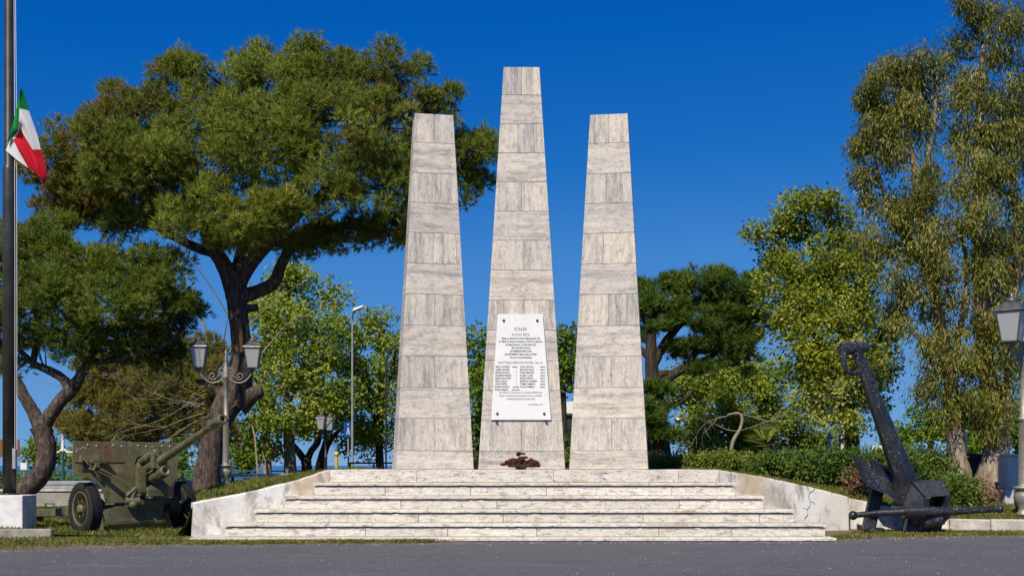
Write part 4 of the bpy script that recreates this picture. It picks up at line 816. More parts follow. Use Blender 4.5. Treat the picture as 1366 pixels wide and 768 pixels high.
# ------------------------------------------------------------------ field gun
GO = Vector((-7.65, 22.75, .02)); gun = thing('field_gun', 'olive green field gun with shield and long raised barrel on rubber wheels', 'field gun', GO, R(46.9)); WZ, WK = .490, 1.075      # wheel centre height and size
RX = Matrix.Rotation(R(90), 4, 'Y')
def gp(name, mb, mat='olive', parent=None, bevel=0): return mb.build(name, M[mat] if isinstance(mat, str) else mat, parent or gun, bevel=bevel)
for sx in (-1, 1):
    T = Matrix.Translation((sx * 1.03, 0, WZ)) @ RX @ Matrix.Diagonal((WK, WK, sx, 1))
    wm = MB(); wm.lathe([(.12, .05), (.085, .065), (.075, .125), (.04, .135), (.001, .135)], 20, T); 
    wm.lathe([(.05, -.12), (.20, -.12), (.20, -.05), (.05, -.05)], 20, T)
    wh = gp('wheel', wm)
    tm = MB(); tm.lathe([(.295, -.085), (.33, -.112), (.40, -.118), (.452, -.10), (.470, -.06), (.474, 0), (.470, .06), (.452, .10), (.40, .118), (.33, .112), (.295, .085)], 48, T)
    for k in range(54):
        for q in (-1, 1):
            a = 2 * math.pi * (k + .25 * (q + 1)) / 54; Mr = T @ Matrix.Rotation(a, 4, 'Z') @ Matrix.Translation((.468, 0, q * .052)) @ Matrix.Rotation(q * .5, 4, 'X')
            vs = [Mr @ Vector((x * .011, y * .011, z * .056)) for x in (-1, 1) for y in (-1, 1) for z in (-1, 1)]
            tm.add(vs, [(0, 1, 3, 2), (4, 6, 7, 5), (0, 4, 5, 1), (2, 3, 7, 6), (0, 2, 6, 4), (1, 5, 7, 3)])
    gp('tyre', tm, 'tyre', wh)
    rm = MB(); rm.lathe([(.30, .085), (.312, .10), (.300, .105), (.288, .078), (.262, .060), (.21, .066), (.135, .052), (.125, .072), (.06, .085), (.001, .088)], 32, T); gp('rim', rm, 'olive', wh)
    for k in range(6):
        a = k * math.pi / 3 + .3; b = MB(); b.lathe([(.022, .055), (.022, .085), (.012, .09), (.001, .09)], 6, T @ Matrix.Translation((.145 * math.cos(a), .145 * math.sin(a), 0))); gp('wheel_bolt', b, 'olive', wh)
    for k in range(2):
        a = k * math.pi + (.6 if sx < 0 else .9); b = MB(); b.lathe([(.001, .0685), (.028, .0685), (.032, .055)], 10, T @ Matrix.Translation((.215 * math.cos(a), .215 * math.sin(a), 0))); gp('hand_hole', b, 'dark', wh)
m = MB(); m.tube([(-.95, 0, WZ), (.95, 0, WZ)], .065, 12); gp('axle', m)
# shield, plates perpendicular to the bore, on the plane s = .3
sh = MB(); sh.prism([(x, -.30, z) for x, z in ((-1.42, 1.80), (-1.42, 1.18), (-1.30, 1.12), (-1.11, 1.09), (-.96, 1.02), (-.85, .89), (-.79, .74), (-.76, .60), (-.14, .60), (-.14, 1.42), (-1.0, 1.42), (-1.0, 1.80))], (0, .014, 0))
sh.prism([(x, -.3005, z) for x, z in ((-1.0005, 1.80), (-1.0005, 1.4205), (-.14, 1.4205), (-.13, 1.45), (-.08, 1.50), (.0, 1.53), (.09, 1.51), (.19, 1.44), (.82, 1.44), (.80, 1.80))], (0, .014, 0))
sh.prism([(x, -.30, z) for x, z in ((.25, 1.437), (.25, .66), (.52, .62), (.64, .90), (.82, 1.12), (.82, 1.437))], (0, .014, 0))
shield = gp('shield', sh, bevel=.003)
m = MB(); m.bbox((-1.40, -.313, 1.40), (-.38, -.302, 1.445)); gp('seam_strip', m, 'olive', shield)
for k in range(12):
    m = MB(); m.ball((-1.3 + k * .175, -.305, 1.72 + .012 * math.sin(k * 2)), .014, 6, 4); gp('rivet', m, 'white' if k % 3 else 'olive', shield)
for px, z in ((-1.33, 1.64), (-1.27, 1.66), (-1.21, 1.68), (-1.16, 1.67), (-1.35, 1.60)):
    m = MB(); m.box((px, -.304, z), (.035, .006, .012), Matrix.Rotation(random.uniform(-.8, .8), 3, 'Y')); gp('paint_chip', m, 'white', shield)
m = MB(); m.prism([(-1.24, -.304, 1.22), (-1.02, -.304, 1.22), (-1.17, -.304, 1.44)], (0, -.006, 0)); gp('sight_port_shade', m, 'dark', shield)  # dark plate standing in for the shade inside the open sight port
m = MB(); m.bar((-1.26, -.33, 1.50), (-1.14, -.36, 1.36), .05, .03); m.box((-1.27, -.335, 1.46), (.05, .05, .12)); gp('port_latch', m, 'olive', shield, .004)
# rods bracing the shield
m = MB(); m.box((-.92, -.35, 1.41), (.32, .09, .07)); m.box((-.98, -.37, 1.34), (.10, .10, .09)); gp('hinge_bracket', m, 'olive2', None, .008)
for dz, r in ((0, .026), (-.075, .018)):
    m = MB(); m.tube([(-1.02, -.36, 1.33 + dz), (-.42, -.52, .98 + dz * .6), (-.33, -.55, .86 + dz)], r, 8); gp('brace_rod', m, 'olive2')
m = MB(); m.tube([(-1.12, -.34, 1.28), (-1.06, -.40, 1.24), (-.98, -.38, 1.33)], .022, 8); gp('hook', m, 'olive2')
# barrel group
BD = Vector((0, -.9455, .3256)); BU = Vector((0, .3256, .9455)); B0 = Vector((0, -1.0, 1.41))
def along(u, up=0, x=0): return B0 + BD * u + BU * up + Vector((x, 0, 0))
Mb = Matrix.Translation(B0) @ Matrix((( 1, 0, 0, 0), (0, BU.y, BD.y, 0), (0, BU.z, BD.z, 0), (0, 0, 0, 1)))
m = MB(); m.lathe([(.08, -1.9), (.085, -.1), (.088, .02), (.082, .04), (.078, .6), (.070, 1.6), (.066, 1.92), (.078, 1.95), (.078, 2.0), (.04, 2.0), (.04, 1.6), (.001, 1.6)], 20, Mb)
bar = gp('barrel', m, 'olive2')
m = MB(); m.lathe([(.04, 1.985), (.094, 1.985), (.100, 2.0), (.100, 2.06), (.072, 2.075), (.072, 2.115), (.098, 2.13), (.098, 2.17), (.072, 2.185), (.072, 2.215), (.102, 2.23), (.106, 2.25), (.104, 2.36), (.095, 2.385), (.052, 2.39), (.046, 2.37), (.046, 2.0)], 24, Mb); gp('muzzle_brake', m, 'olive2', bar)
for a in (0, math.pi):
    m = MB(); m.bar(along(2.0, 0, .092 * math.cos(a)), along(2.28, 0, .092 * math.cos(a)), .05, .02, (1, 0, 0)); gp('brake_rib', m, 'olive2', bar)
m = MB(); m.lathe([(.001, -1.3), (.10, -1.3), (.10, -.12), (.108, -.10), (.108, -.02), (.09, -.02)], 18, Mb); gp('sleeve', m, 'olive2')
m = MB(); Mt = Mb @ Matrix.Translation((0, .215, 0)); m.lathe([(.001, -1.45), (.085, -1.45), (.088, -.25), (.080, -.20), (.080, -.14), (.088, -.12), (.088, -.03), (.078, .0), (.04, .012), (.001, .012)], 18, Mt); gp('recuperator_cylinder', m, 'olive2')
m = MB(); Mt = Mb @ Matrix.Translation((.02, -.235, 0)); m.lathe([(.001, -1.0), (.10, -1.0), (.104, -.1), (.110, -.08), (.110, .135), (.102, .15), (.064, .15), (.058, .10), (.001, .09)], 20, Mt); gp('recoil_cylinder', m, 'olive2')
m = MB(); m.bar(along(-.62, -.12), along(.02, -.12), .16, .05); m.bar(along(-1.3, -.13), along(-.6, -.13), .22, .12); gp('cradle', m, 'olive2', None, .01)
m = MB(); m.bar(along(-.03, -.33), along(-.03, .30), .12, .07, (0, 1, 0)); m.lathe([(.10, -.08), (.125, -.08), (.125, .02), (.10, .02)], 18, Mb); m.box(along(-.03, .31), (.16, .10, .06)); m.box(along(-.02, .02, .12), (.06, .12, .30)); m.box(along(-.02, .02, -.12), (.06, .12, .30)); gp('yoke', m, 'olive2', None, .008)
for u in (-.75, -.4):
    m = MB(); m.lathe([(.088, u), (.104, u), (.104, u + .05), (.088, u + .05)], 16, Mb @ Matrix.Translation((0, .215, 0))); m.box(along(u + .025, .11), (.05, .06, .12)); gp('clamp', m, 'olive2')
# carriage
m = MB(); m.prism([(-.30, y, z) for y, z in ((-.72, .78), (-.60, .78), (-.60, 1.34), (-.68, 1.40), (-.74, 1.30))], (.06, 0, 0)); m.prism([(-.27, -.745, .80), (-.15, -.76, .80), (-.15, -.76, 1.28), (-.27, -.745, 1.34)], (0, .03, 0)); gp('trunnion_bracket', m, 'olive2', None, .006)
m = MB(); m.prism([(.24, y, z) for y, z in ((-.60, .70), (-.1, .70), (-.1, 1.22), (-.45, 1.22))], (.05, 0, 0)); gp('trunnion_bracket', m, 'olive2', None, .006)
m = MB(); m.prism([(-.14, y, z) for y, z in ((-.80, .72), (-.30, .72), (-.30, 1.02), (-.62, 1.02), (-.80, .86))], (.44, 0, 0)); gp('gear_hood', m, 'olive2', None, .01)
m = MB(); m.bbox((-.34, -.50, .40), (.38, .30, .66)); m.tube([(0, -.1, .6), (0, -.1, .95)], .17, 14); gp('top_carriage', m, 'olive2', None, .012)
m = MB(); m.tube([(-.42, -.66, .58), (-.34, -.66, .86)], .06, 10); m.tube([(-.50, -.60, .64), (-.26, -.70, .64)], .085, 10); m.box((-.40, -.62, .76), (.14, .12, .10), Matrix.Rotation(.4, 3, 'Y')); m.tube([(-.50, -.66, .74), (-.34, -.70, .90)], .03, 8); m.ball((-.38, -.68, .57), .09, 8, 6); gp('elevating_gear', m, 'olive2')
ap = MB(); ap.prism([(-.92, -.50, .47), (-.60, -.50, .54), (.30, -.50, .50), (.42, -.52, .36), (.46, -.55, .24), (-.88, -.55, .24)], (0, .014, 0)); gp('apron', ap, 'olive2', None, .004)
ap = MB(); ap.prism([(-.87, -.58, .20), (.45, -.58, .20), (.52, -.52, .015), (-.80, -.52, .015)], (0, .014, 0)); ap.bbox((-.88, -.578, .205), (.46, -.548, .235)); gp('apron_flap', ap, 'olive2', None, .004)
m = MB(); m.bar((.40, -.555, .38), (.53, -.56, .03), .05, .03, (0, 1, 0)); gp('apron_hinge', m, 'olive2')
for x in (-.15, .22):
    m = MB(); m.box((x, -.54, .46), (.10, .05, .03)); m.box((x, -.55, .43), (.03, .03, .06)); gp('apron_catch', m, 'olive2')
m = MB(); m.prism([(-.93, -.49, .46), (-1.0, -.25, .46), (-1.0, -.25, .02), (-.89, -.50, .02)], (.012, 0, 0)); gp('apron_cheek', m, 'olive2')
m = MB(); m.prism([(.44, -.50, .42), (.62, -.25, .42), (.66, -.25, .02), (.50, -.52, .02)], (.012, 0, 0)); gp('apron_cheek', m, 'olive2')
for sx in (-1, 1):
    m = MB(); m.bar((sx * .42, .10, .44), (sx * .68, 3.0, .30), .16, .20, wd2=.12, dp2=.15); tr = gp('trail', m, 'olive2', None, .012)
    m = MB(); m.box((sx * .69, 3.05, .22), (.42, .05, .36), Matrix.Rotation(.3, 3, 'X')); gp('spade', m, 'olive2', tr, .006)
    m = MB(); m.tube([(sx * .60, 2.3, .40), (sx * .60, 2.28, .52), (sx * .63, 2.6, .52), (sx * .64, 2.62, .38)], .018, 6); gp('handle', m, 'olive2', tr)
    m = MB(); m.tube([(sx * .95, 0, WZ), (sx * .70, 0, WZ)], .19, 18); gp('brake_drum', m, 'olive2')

# ------------------------------------------------------------------ anchor
AY = 22.4; ab = P(1222, 712, AY); ab.z = .02
anc = thing('ship_anchor', 'huge black painted ship anchor set upright on short legs on the grass', 'anchor', ab)
def A(px, py, dy=0): return P(px, py, AY + dy)
def an(name, mb, bevel=.008, parent=None): return mb.build(name, M['anchor'], parent or anc, world=True, bevel=bevel)
# shank: tapered six sided beam with a raised ridge
def loft(rings):
    m = MB(); n = len(rings[0]); vs = [v for r in rings for v in r]
    m.add(vs, [(i * n + j, i * n + (j + 1) % n, (i + 1) * n + (j + 1) % n, (i + 1) * n + j) for i in range(len(rings) - 1) for j in range(n)] + [tuple(reversed(range(n))), tuple((len(rings) - 1) * n + j for j in range(n))]); return m
rings = []
for (lx, ly), (mx, my), (rx_, ry_), dep in (((1139, 476), (1145, 473), (1150, 470), .12), ((1151, 510), (1158, 507), (1164, 503), .15), ((1176, 585), (1187, 581), (1196, 577), .20), ((1197, 648), (1212, 643), (1222, 637), .26), ((1204, 672), (1220, 668), (1233, 664), .30)):
    l, c, r = A(lx, ly), A(mx, my, -dep), A(rx_, ry_); rings.append([l + Vector((0, -dep * .35, 0)), c, r + Vector((0, -dep * .35, 0)), r + Vector((0, dep * .7, 0)), A(mx, my, dep), l + Vector((0, dep * .7, 0))])
sk = an('shank', loft(rings), .012)
m = MB(); m.tube([A(1146, 475, -.12), A(1156, 500, -.145), A(1187, 581, -.20), A(1212, 641, -.26)], .016, 6); an('ridge_weld', m, 0, sk)
m = MB(); m.tube([A(1140, 474), A(1143, 466)], .12, 10); m.tube([A(1122, 466, -.16), A(1130, 465, -.10), A(1145, 463, .02), A(1156, 464, .12)], [.11, .13, .12, .09], 14, jit=.05); an('shank_head', m, .012)
m = MB(); m.tube(smooth([A(1127, 468, -.2), A(1126, 482, -.2), A(1129, 493, -.16), A(1137, 498, -.08), A(1145, 495, .0)], 4), .052, 10); an('shackle', m, 0)
# flukes: curved, ridged plates
def fluke(dy, up, lo, th, nm=12):
    rings = []
    for i in range(nm + 1):
        t = i / nm
        def on(pl): 
            k = np.linspace(0, 1, len(pl)); return float(np.interp(t, k, [q[0] for q in pl])), float(np.interp(t, k, [q[1] for q in pl]))
        u, l = on(up), on(lo); ua = A(u[0], u[1], dy + .10 * t); la = A(l[0], l[1], dy - .34 + .22 * t); r1 = ua.lerp(la, .22) + Vector((0, -.035, .01)); r2 = ua.lerp(la, .32) + Vector((0, .005, 0)); mid = ua.lerp(la, .65) + Vector((0, -.05 * math.sin(t * 3), 0)); o = Vector((0, th, .02))
        rings.append([ua, r1, r2, mid, la, la + o, mid + o, r2 + o, ua + o])
    return loft(rings)
an('fluke', fluke(-.15, [(1137.5, 606), (1150, 612), (1178, 634), (1211, 660), (1226, 674)], [(1138.5, 610), (1150, 640), (1162, 651), (1186, 660), (1215, 680)], .07), 0)
an('fluke', fluke(.55, [(1158, 608), (1185, 624), (1212, 648), (1226, 668)], [(1160, 612), (1175, 640), (1195, 655), (1220, 676)], .07), 0)
m = MB(); m.bar(A(1182, 652, -.05), A(1220, 684, -.10), .30, .10); m.prism([A(1196, 648, .30), A(1224, 664, .0), A(1236, 688, .0), A(1212, 690, .3)], (0, .12, 0)); an('fluke_web', m, .01)
# crown
m = MB(); q = [A(1221, 668, -.45), A(1237, 642, -.45), A(1262, 640, -.45), A(1270, 663, -.45)]
m.prism([A(1216, 642, -.30), A(1234, 663, -.42), A(1268, 661, -.42), A(1259, 640, -.30)], (0, .75, 0))        # sloping top plate
m.prism([A(1234, 664.5, -.42), A(1232, 684, -.40), A(1239, 684, -.40), A(1241, 664.5, -.42)], (0, .80, 0))
m.prism([A(1262, 663, -.42), A(1258, 684, -.40), A(1263, 684, -.40), A(1269, 662, -.42)], (0, .80, 0))
m.prism([A(1216, 644, -.28), A(1204, 676, -.28), A(1221, 700, -.34), A(1234, 684, -.40), A(1234, 664, -.40)], (0, .7, 0))
m.prism([A(1238, 679, -.44), A(1236, 688, -.44), A(1264, 686, -.44), A(1264, 678, -.44)], (0, .80, 0))
m.prism([A(1239, 664, .1), A(1264, 664, .1), A(1262, 680, .1), A(1239, 680, .1)], (0, .05, 0))
an('crown', m, .01)
m = MB(); m.tube([A(1216, 690, -.1), A(1232, 694, -.2), A(1250, 690, -.25), A(1262, 683, -.2)], [.10, .17, .19, .12], 12, jit=.04); m.tube([A(1243, 696, -.1), A(1256, 690, -.2)], .15, 9, jit=.1); an('crown_hub', m, 0)
# stock with ball ends
m = MB(); m.tube([A(1137, 687, -.35), A(1170, 684, -.37), A(1200, 682.5, -.40), A(1225, 681, -.42), A(1262, 681.5, -.40), A(1300, 680, -.30), A(1334, 678.5, -.22)], [.055, .063, .07, .10, .088, .07, .06], 14, jit=.02); st_ = an('stock', m, 0)
m = MB(); m.ball(A(1138, 687, -.35), .092, 12, 8); an('stock_knob', m, 0, st_)
m = MB(); m.ball(A(1334, 678.5, -.22), .08, 12, 8); an('stock_knob', m, 0, st_)
m = MB(); m.tube([A(1205, 682, -.40), A(1232, 682, -.42)], .125, 14, jit=.04); an('stock_collar', m, 0, st_)
# legs it stands on
for nm, a, b, w1, w2, d in (('leg', A(1171, 648, .30), A(1158, 707, .25), .24, .24, .16), ('leg', A(1219, 688, -.05), A(1214, 713, -.10), .26, .25, .16), ('leg', A(1245, 692, .1), A(1243, 707, .1), .32, .30, .22)):
    b.z = max(b.z, .0) if b.z > .02 else .01
    m = MB(); m.bar(a, b, w1, d, (0, 1, 0), wd2=w2); an(nm, m, .006)

# ------------------------------------------------------------------ flagpole and flag
fb = thing('plinth', 'white rendered block carrying the flagpole at the left edge', 'plinth', (-9.98, 22.3, .02))
m = MB(); m.bbox((-.42, -.30, 0), (.40, .36, .75)); m.build('block', M['wallw'], fb, bevel=.012)
fp = thing('flagpole', 'tall dark grey stepped steel flagpole with rope, standing on the white block', 'flagpole', (X(12.5, 22.35), 22.35, .768))
m = MB(); m.lathe([(.125, 0), (.125, 6.45), (.118, 6.5), (.10, 6.55), (.095, 10.9), (.07, 11.2), (.06, 15.2), (.001, 15.25)], 20); m.lathe([(.19, .004), (.19, .03), (.128, .035)], 20); m.build('pole', M['dark2'] if 'dark2' in M else M['bronze'], fp)
m = MB(); m.bbox((.10, -.11, .52), (.17, -.03, .92)); m.build('cleat_box', M['galv'], fp, bevel=.006)
for dx, dy in ((.155, -.10), (.185, -.08)):
    m = MB(); m.tube([(dx, dy, .9), (dx + .01, dy - .02, 4), (dx - .005, dy - .01, 8), (.10, -.06, 15)], .006, 5); m.build('rope', M['white'], fp)
m = MB(); m.ball((0, 0, 15.3), .12, 10, 8); m.build('finial', M['galv'], fp)
fg = thing('flag', 'limp green white and red tricolour flag hanging beside the flagpole', 'flag', P(30, 118, 22.15))
def fl_(x, y, d=0): return P(x / 4.27, 100 + y / 4.27, 22.12 + d)
top = [(125, 70), (146, 128), (165, 205), (192, 280), (215, 350), (232, 425), (252, 480), (266, 560), (255, 632)]
mid1 = [(112, 100), (110, 140), (112, 190), (150, 270), (165, 340), (185, 425), (205, 480), (225, 560), (250, 625)]
mid2 = [(98, 170), (102, 225), (106, 272), (112, 276), (118, 282), (110, 300), (150, 390), (185, 480), (240, 590)]
mid3 = [(70, 290), (92, 305), (103, 325), (104, 330), (90, 345), (72, 365), (105, 410), (150, 480), (220, 575)]
bot = [(38, 388), (45, 380), (62, 362), (32, 430), (95, 482), (160, 530), (185, 545), (215, 575), (252, 615)]
rows = [(top, .10), (mid1, -.02), (mid2, .08), (mid3, -.04), (bot, .04)]
band = {0: [], 1: [], 2: []}; NU = 24; NV = 24
def fpt(u, v):
    k = v * 4; i = min(3, int(k)); t = k - i; t = t * t * (3 - 2 * t)
    def row(r): return float(np.interp(u * 8, range(9), [q[0] for q in r[0]])), float(np.interp(u * 8, range(9), [q[1] for q in r[0]])), r[1]
    a, b = row(rows[i]), row(rows[i + 1]); return fl_(*[a[j] + (b[j] - a[j]) * t for j in range(2)], (a[2] + (b[2] - a[2]) * t) * (1 - .3 * u) + .05 * math.sin(u * 9 + v * 5))
grp = [fpt(i / NU, j / NV) for i in range(NU + 1) for j in range(NV + 1)]
def cloth_mat(n, c):
    t = NT(n); t.fin(c, .8, .15); tr = t.n('BsdfTranslucent'); tr.inputs['Color'].default_value = (*c, 1); mx = t.n('MixShader'); mx.inputs[0].default_value = .3; t.l(t.b.outputs[0], mx.inputs[1]); t.l(tr.outputs[0], mx.inputs[2]); t.l(mx.outputs[0], t.out.inputs['Surface']); return t.m
fm = [cloth_mat('flag_green', (.01, .23, .055)), cloth_mat('flag_white', (.80, .80, .80)), cloth_mat('flag_red', (.62, .015, .03))]
for bnd, nm in enumerate(('green_band', 'white_band', 'red_band')):
    i0, i1 = [(0, 6), (6, 15), (15, 24)][bnd]; m = MB()
    m.add([grp[i * (NV + 1) + j] for i in range(i0, i1 + 1) for j in range(NV + 1)], [((i - i0) * (NV + 1) + j, (i - i0 + 1) * (NV + 1) + j, (i - i0 + 1) * (NV + 1) + j + 1, (i - i0) * (NV + 1) + j + 1) for i in range(i0, i1) for j in range(NV)], 0, True)
    m.build(nm, fm[bnd], fg, world=True)

# ------------------------------------------------------------------ ornate lamp posts
def lamp_post(label, loc, rz, sc, metal='lamp', roof='lampdark'):
    t = thing('lamp_post', label, 'street lamp', loc, rz, 'ornate twin lantern lamp posts'); S = sc
    def B_(name, mb, mat, par=None, bev=0): return mb.build(name, M[mat], par or t, bevel=bev)
    m = MB(); prof = [(.12, 0), (.12, .03), (.085, .06), (.075, .12), (.12, .2), (.155, .30), (.15, .36), (.10, .44), (.165, .455), (.165, .49), (.085, .50), (.078, .53), (.066, 1.60), (.085, 1.615), (.085, 1.66), (.058, 1.68), (.052, 2.62), (.075, 2.64), (.08, 2.70), (.06, 2.74), (.08, 2.86), (.05, 2.92), (.03, 3.08), (.045, 3.14), (.02, 3.22), (.035, 3.28), (.001, 3.36)]
    m.lathe([(r * S, z * S) for r, z in prof], 16)
    for k in range(12):
        a = k * math.pi / 6; m.tube([(.072 * S * math.cos(a), .072 * S * math.sin(a), .56 * S), (.061 * S * math.cos(a), .061 * S * math.sin(a), 1.58 * S)], .010 * S, 5)
    B_('post', m, metal)
    for sx in (-1, 1):
        m = MB(); arc = [(.05, 2.76), (.10, 2.62), (.22, 2.545), (.36, 2.53), (.50, 2.60), (.60, 2.72), (.655, 2.83)]
        m.tube(smooth([Vector((sx * x * S, 0, z * S)) for x, z in arc], 4), .020 * S, 7)
        sp = []
        for k in range(20):
            a = k / 19 * 2.6 * math.pi; r = .105 * (1 - k / 24); sp.append(Vector((sx * (.33 + r * math.cos(a + 3.6)) * S, 0, (2.70 + r * math.sin(a + 3.6)) * S)))
        m.tube(sp, .014 * S, 6); m.tube(smooth([Vector((sx * x * S, 0, z * S)) for x, z in ((.05, 2.88), (.12, 2.90), (.18, 2.83), (.14, 2.76), (.22, 2.66))], 3), .013 * S, 6)
        arm = B_('arm', m, metal)
        lx = sx * .655
        m = MB(); m.lathe([(.03, 2.81), (.05, 2.84), (.035, 2.86), (.10, 2.90), (.13, 2.905)], 12, Matrix.Translation((lx * S, 0, 0)) @ Matrix.Diagonal((S, S, S, 1)))
        w0, w1, z0, z1 = .125, .195, 2.905, 3.40
        for cx, cy in ((-1, -1), (1, -1), (1, 1), (-1, 1)): m.bar(Vector((lx + cx * w0, cy * w0, z0)) * S, Vector((lx + cx * w1, cy * w1, z1)) * S, .018 * S, .018 * S)
        for z, w_ in ((z0, w0), (z1, w1)):
            for k in range(4):
                c = [(-1, -1), (1, -1), (1, 1), (-1, 1)]; a, b = c[k], c[(k + 1) % 4]; m.bar(Vector((lx + a[0] * w_, a[1] * w_, z)) * S, Vector((lx + b[0] * w_, b[1] * w_, z)) * S, .022 * S, .022 * S)
        lan = B_('lantern', m, roof)
        m = MB(); m.lathe([(w1 * 1.5 * .98, 3.40), (w1 * 1.62, 3.405), (w1 * 1.55, 3.43), (.17, 3.52), (.12, 3.56)], 4, Matrix.Translation((lx * S, 0, 0)) @ Matrix.Diagonal((S, S, S, 1)) @ Matrix.Rotation(math.pi / 4, 4, 'Z'), smooth=False)
        m.lathe([(.10, 3.555), (.10, 3.60), (.06, 3.63), (.025, 3.65), (.035, 3.69), (.001, 3.73)], 12, Matrix.Translation((lx * S, 0, 0)) @ Matrix.Diagonal((S, S, S, 1))); B_('roof', m, roof, lan)
        for k in range(4):
            c = [(-1, -1), (1, -1), (1, 1), (-1, 1)]; a, b = c[k], c[(k + 1) % 4]; e = .96
            q = [Vector((lx + a[0] * w0 * e, a[1] * w0 * e, z0 + .01)), Vector((lx + b[0] * w0 * e, b[1] * w0 * e, z0 + .01)), Vector((lx + b[0] * w1 * e, b[1] * w1 * e, z1 - .01)), Vector((lx + a[0] * w1 * e, a[1] * w1 * e, z1 - .01))]
            n_ = Vector(((a[0] + b[0]) / 2, (a[1] + b[1]) / 2, 0)) * -.006 * S; m = MB(); m.prism([v * S for v in q], n_); B_('pane', m, 'lglass', lan)
        m = MB(); m.ball((lx * S, 0, 3.12 * S), .06 * S, 8, 6, 0, (1, 1, 1.5)); m.tube([(lx * S, 0, 2.91 * S), (lx * S, 0, 3.08 * S)], .03 * S, 8); B_('bulb', m, 'white', lan)
    return t
xl = X(301.5, 28.0); lamp_post('grey green twin lantern lamp post in front of the big pine trunk', (xl, 28.0, lawn_h(xl, 28.0)), R(6), 1.0)
xr = X(1365, 23.6); lamp_post('tall twin lantern lamp post cut by the right edge of the photo', (xr, 23.6, lawn_h(xr, 23.6)), R(50), 1.23)
xm = X(434.5, 43); lamp_post('small dark twin lantern lamp post in the distance beyond the left bank', (xm, 43, .3), R(82), .83, 'dark', 'lampdark')

# ------------------------------------------------------------------ promenade furniture beyond the banks
m = MB(); sl = thing('street_light', 'tall slim grey street light with a flat white head, left of the left pylon', 'street light', (X(470, 43), 43, .3))
m.tube([(0, 0, 0), (0, 0, 3.5), (0, 0, 6.65)], [.055, .042, .032], 10); m.build('pole', M['galv'], sl)
m = MB(); m.tube([(0, 0, 6.6), (.02, -.1, 6.82), (.12, -.22, 6.88)], .04, 8); m.build('arm', M['galv'], sl)
m = MB(); m.prism([(.02, -.1, 6.86), (.48, -.35, 7.0), (.50, -.34, 7.08), (.10, -.1, 7.0)], (.0, -.22, .02)); m.build('lamp_head', M['white'], sl, bevel=.02)
sl = thing('street_light', 'dark slender curved street light in front of the tree beside the left pylon', 'street light', (X(515, 46), 46, .3))
m = MB(); m.tube(smooth([(0, 0, 0), (0, 0, 3), (.02, 0, 5.2), (.15, 0, 5.7), (.35, 0, 5.95)], 4), .038, 8); m.build('pole', M['dark'], sl); m = MB(); m.tube([(.33, 0, 5.93), (.6, 0, 6.0)], [.04, .07], 8); m.build('lamp_head', M['dark'], sl)
sg = thing('pedestrian_sign', 'blue pedestrian sign with white figure on a grey post left of the left pylon', 'road sign', (X(464.5, 45), 45, .3))
m = MB(); m.tube([(0, 0, 0), (0, 0, 2.75)], .032, 8); m.build('post', M['galv'], sg)
m = MB(); m.box((0, -.05, 2.48), (.34, .02, .62), Matrix.Rotation(.5, 3, 'Z')); pl_ = m.build('plate', M['blue'], sg, bevel=.004)
m = MB(); Mz = Matrix.Rotation(.5, 3, 'Z')
for pts in ([(-.08, 2.28), (.0, 2.62), (.08, 2.28), (.03, 2.28), (.0, 2.48), (-.03, 2.28)],): m.prism([Mz @ Vector((x, -.017, z)) + Vector((0, -.05, 0)) for x, z in pts], Mz @ Vector((0, -.004, 0)))
m.build('figure', M['white'], pl_); m = MB(); m.ball(Mz @ Vector((0, -.02, 0)) + Vector((0, -.05, 2.68)), .035, 8, 5); m.build('figure_head', M['white'], pl_)
yp = thing('marker_post', 'bright yellow marker post with a round top behind the left bank', 'post', (X(449, 42), 42, .3)); m = MB(); m.tube([(0, 0, 0), (0, 0, 1.45)], .055, 8); m.build('post', M['yellow'], yp); m = MB(); m.ball((0, 0, 1.47), .10, 8, 6); m.build('cap', M['yellow'], yp)
wp = thing('wooden_post', 'short pale wooden post between field gun barrel and big pine trunk', 'post', (X(243, 33), 33, .3)); m = MB(); m.box((0, 0, .36), (.11, .11, .78)); m.build('post', M['yellowwood'] if 'yellowwood' in M else M['lamp'], wp, bevel=.01)
def pendant(label, px, Yd, ytop):
    H = Zr(ytop, Yd) - .3; t = thing('promenade_lamp', label, 'street lamp', (X(px, Yd), Yd, .3), 0, 'green posts with hanging white lamps')
    m = MB(); m.tube([(0, 0, 0), (0, 0, 1), (0, 0, H)], [.09, .06, .045], 8); m.build('post', M['green'], t)
    for sx in (-1, 1):
        m = MB(); m.tube(smooth([(0, 0, H * .78), (sx * .18, 0, H * .70), (sx * .42, 0, H * .72), (sx * .52, 0, H * .84), (sx * .50, 0, H * .95)], 4), .035, 7); m.build('arm', M['white'], t)
        m = MB(); m.lathe([(.05, H * .86), (.10, H * .95), (.20, H * .955), (.16, H * .985), (.04, H)], 12, Matrix.Translation((sx * .5, 0, 0))); m.build('lamp_head', M['galv'], t)
    m = MB(); m.tube([(0, 0, H * .72), (0, 0, H * 1.02)], .06, 8); m.build('collar', M['white'], t)
pendant('green post with two hanging white lamps left of the gun shield', 84, 44, 580); pendant('green post with two hanging white lamps right of the right pylon', 922, 44, 556)
br = thing('brown_sign', 'brown sign board on a pale pole behind the flagpole', 'sign', (X(19, 40), 40, .3)); m = MB(); m.tube([(.03, 0, 0), (.03, 0, 1.95)], .045, 8); m.build('pole', M['galv'], br); m = MB(); m.bbox((-1.4, -.08, 1.35), (.22, -.05, 1.98)); m.build('board', M['rust'], br, bevel=.01)
wb_ = thing('white_notice', 'small white notice plate on a thin pole right of the flagpole', 'sign', (X(32, 43), 43, .3)); m = MB(); m.tube([(0, 0, 0), (0, 0, 1.1)], .02, 6); m.build('pole', M['galv'], wb_); m = MB(); m.box((0, -.03, 1.02), (.24, .02, .26)); m.build('plate', M['white'], wb_)
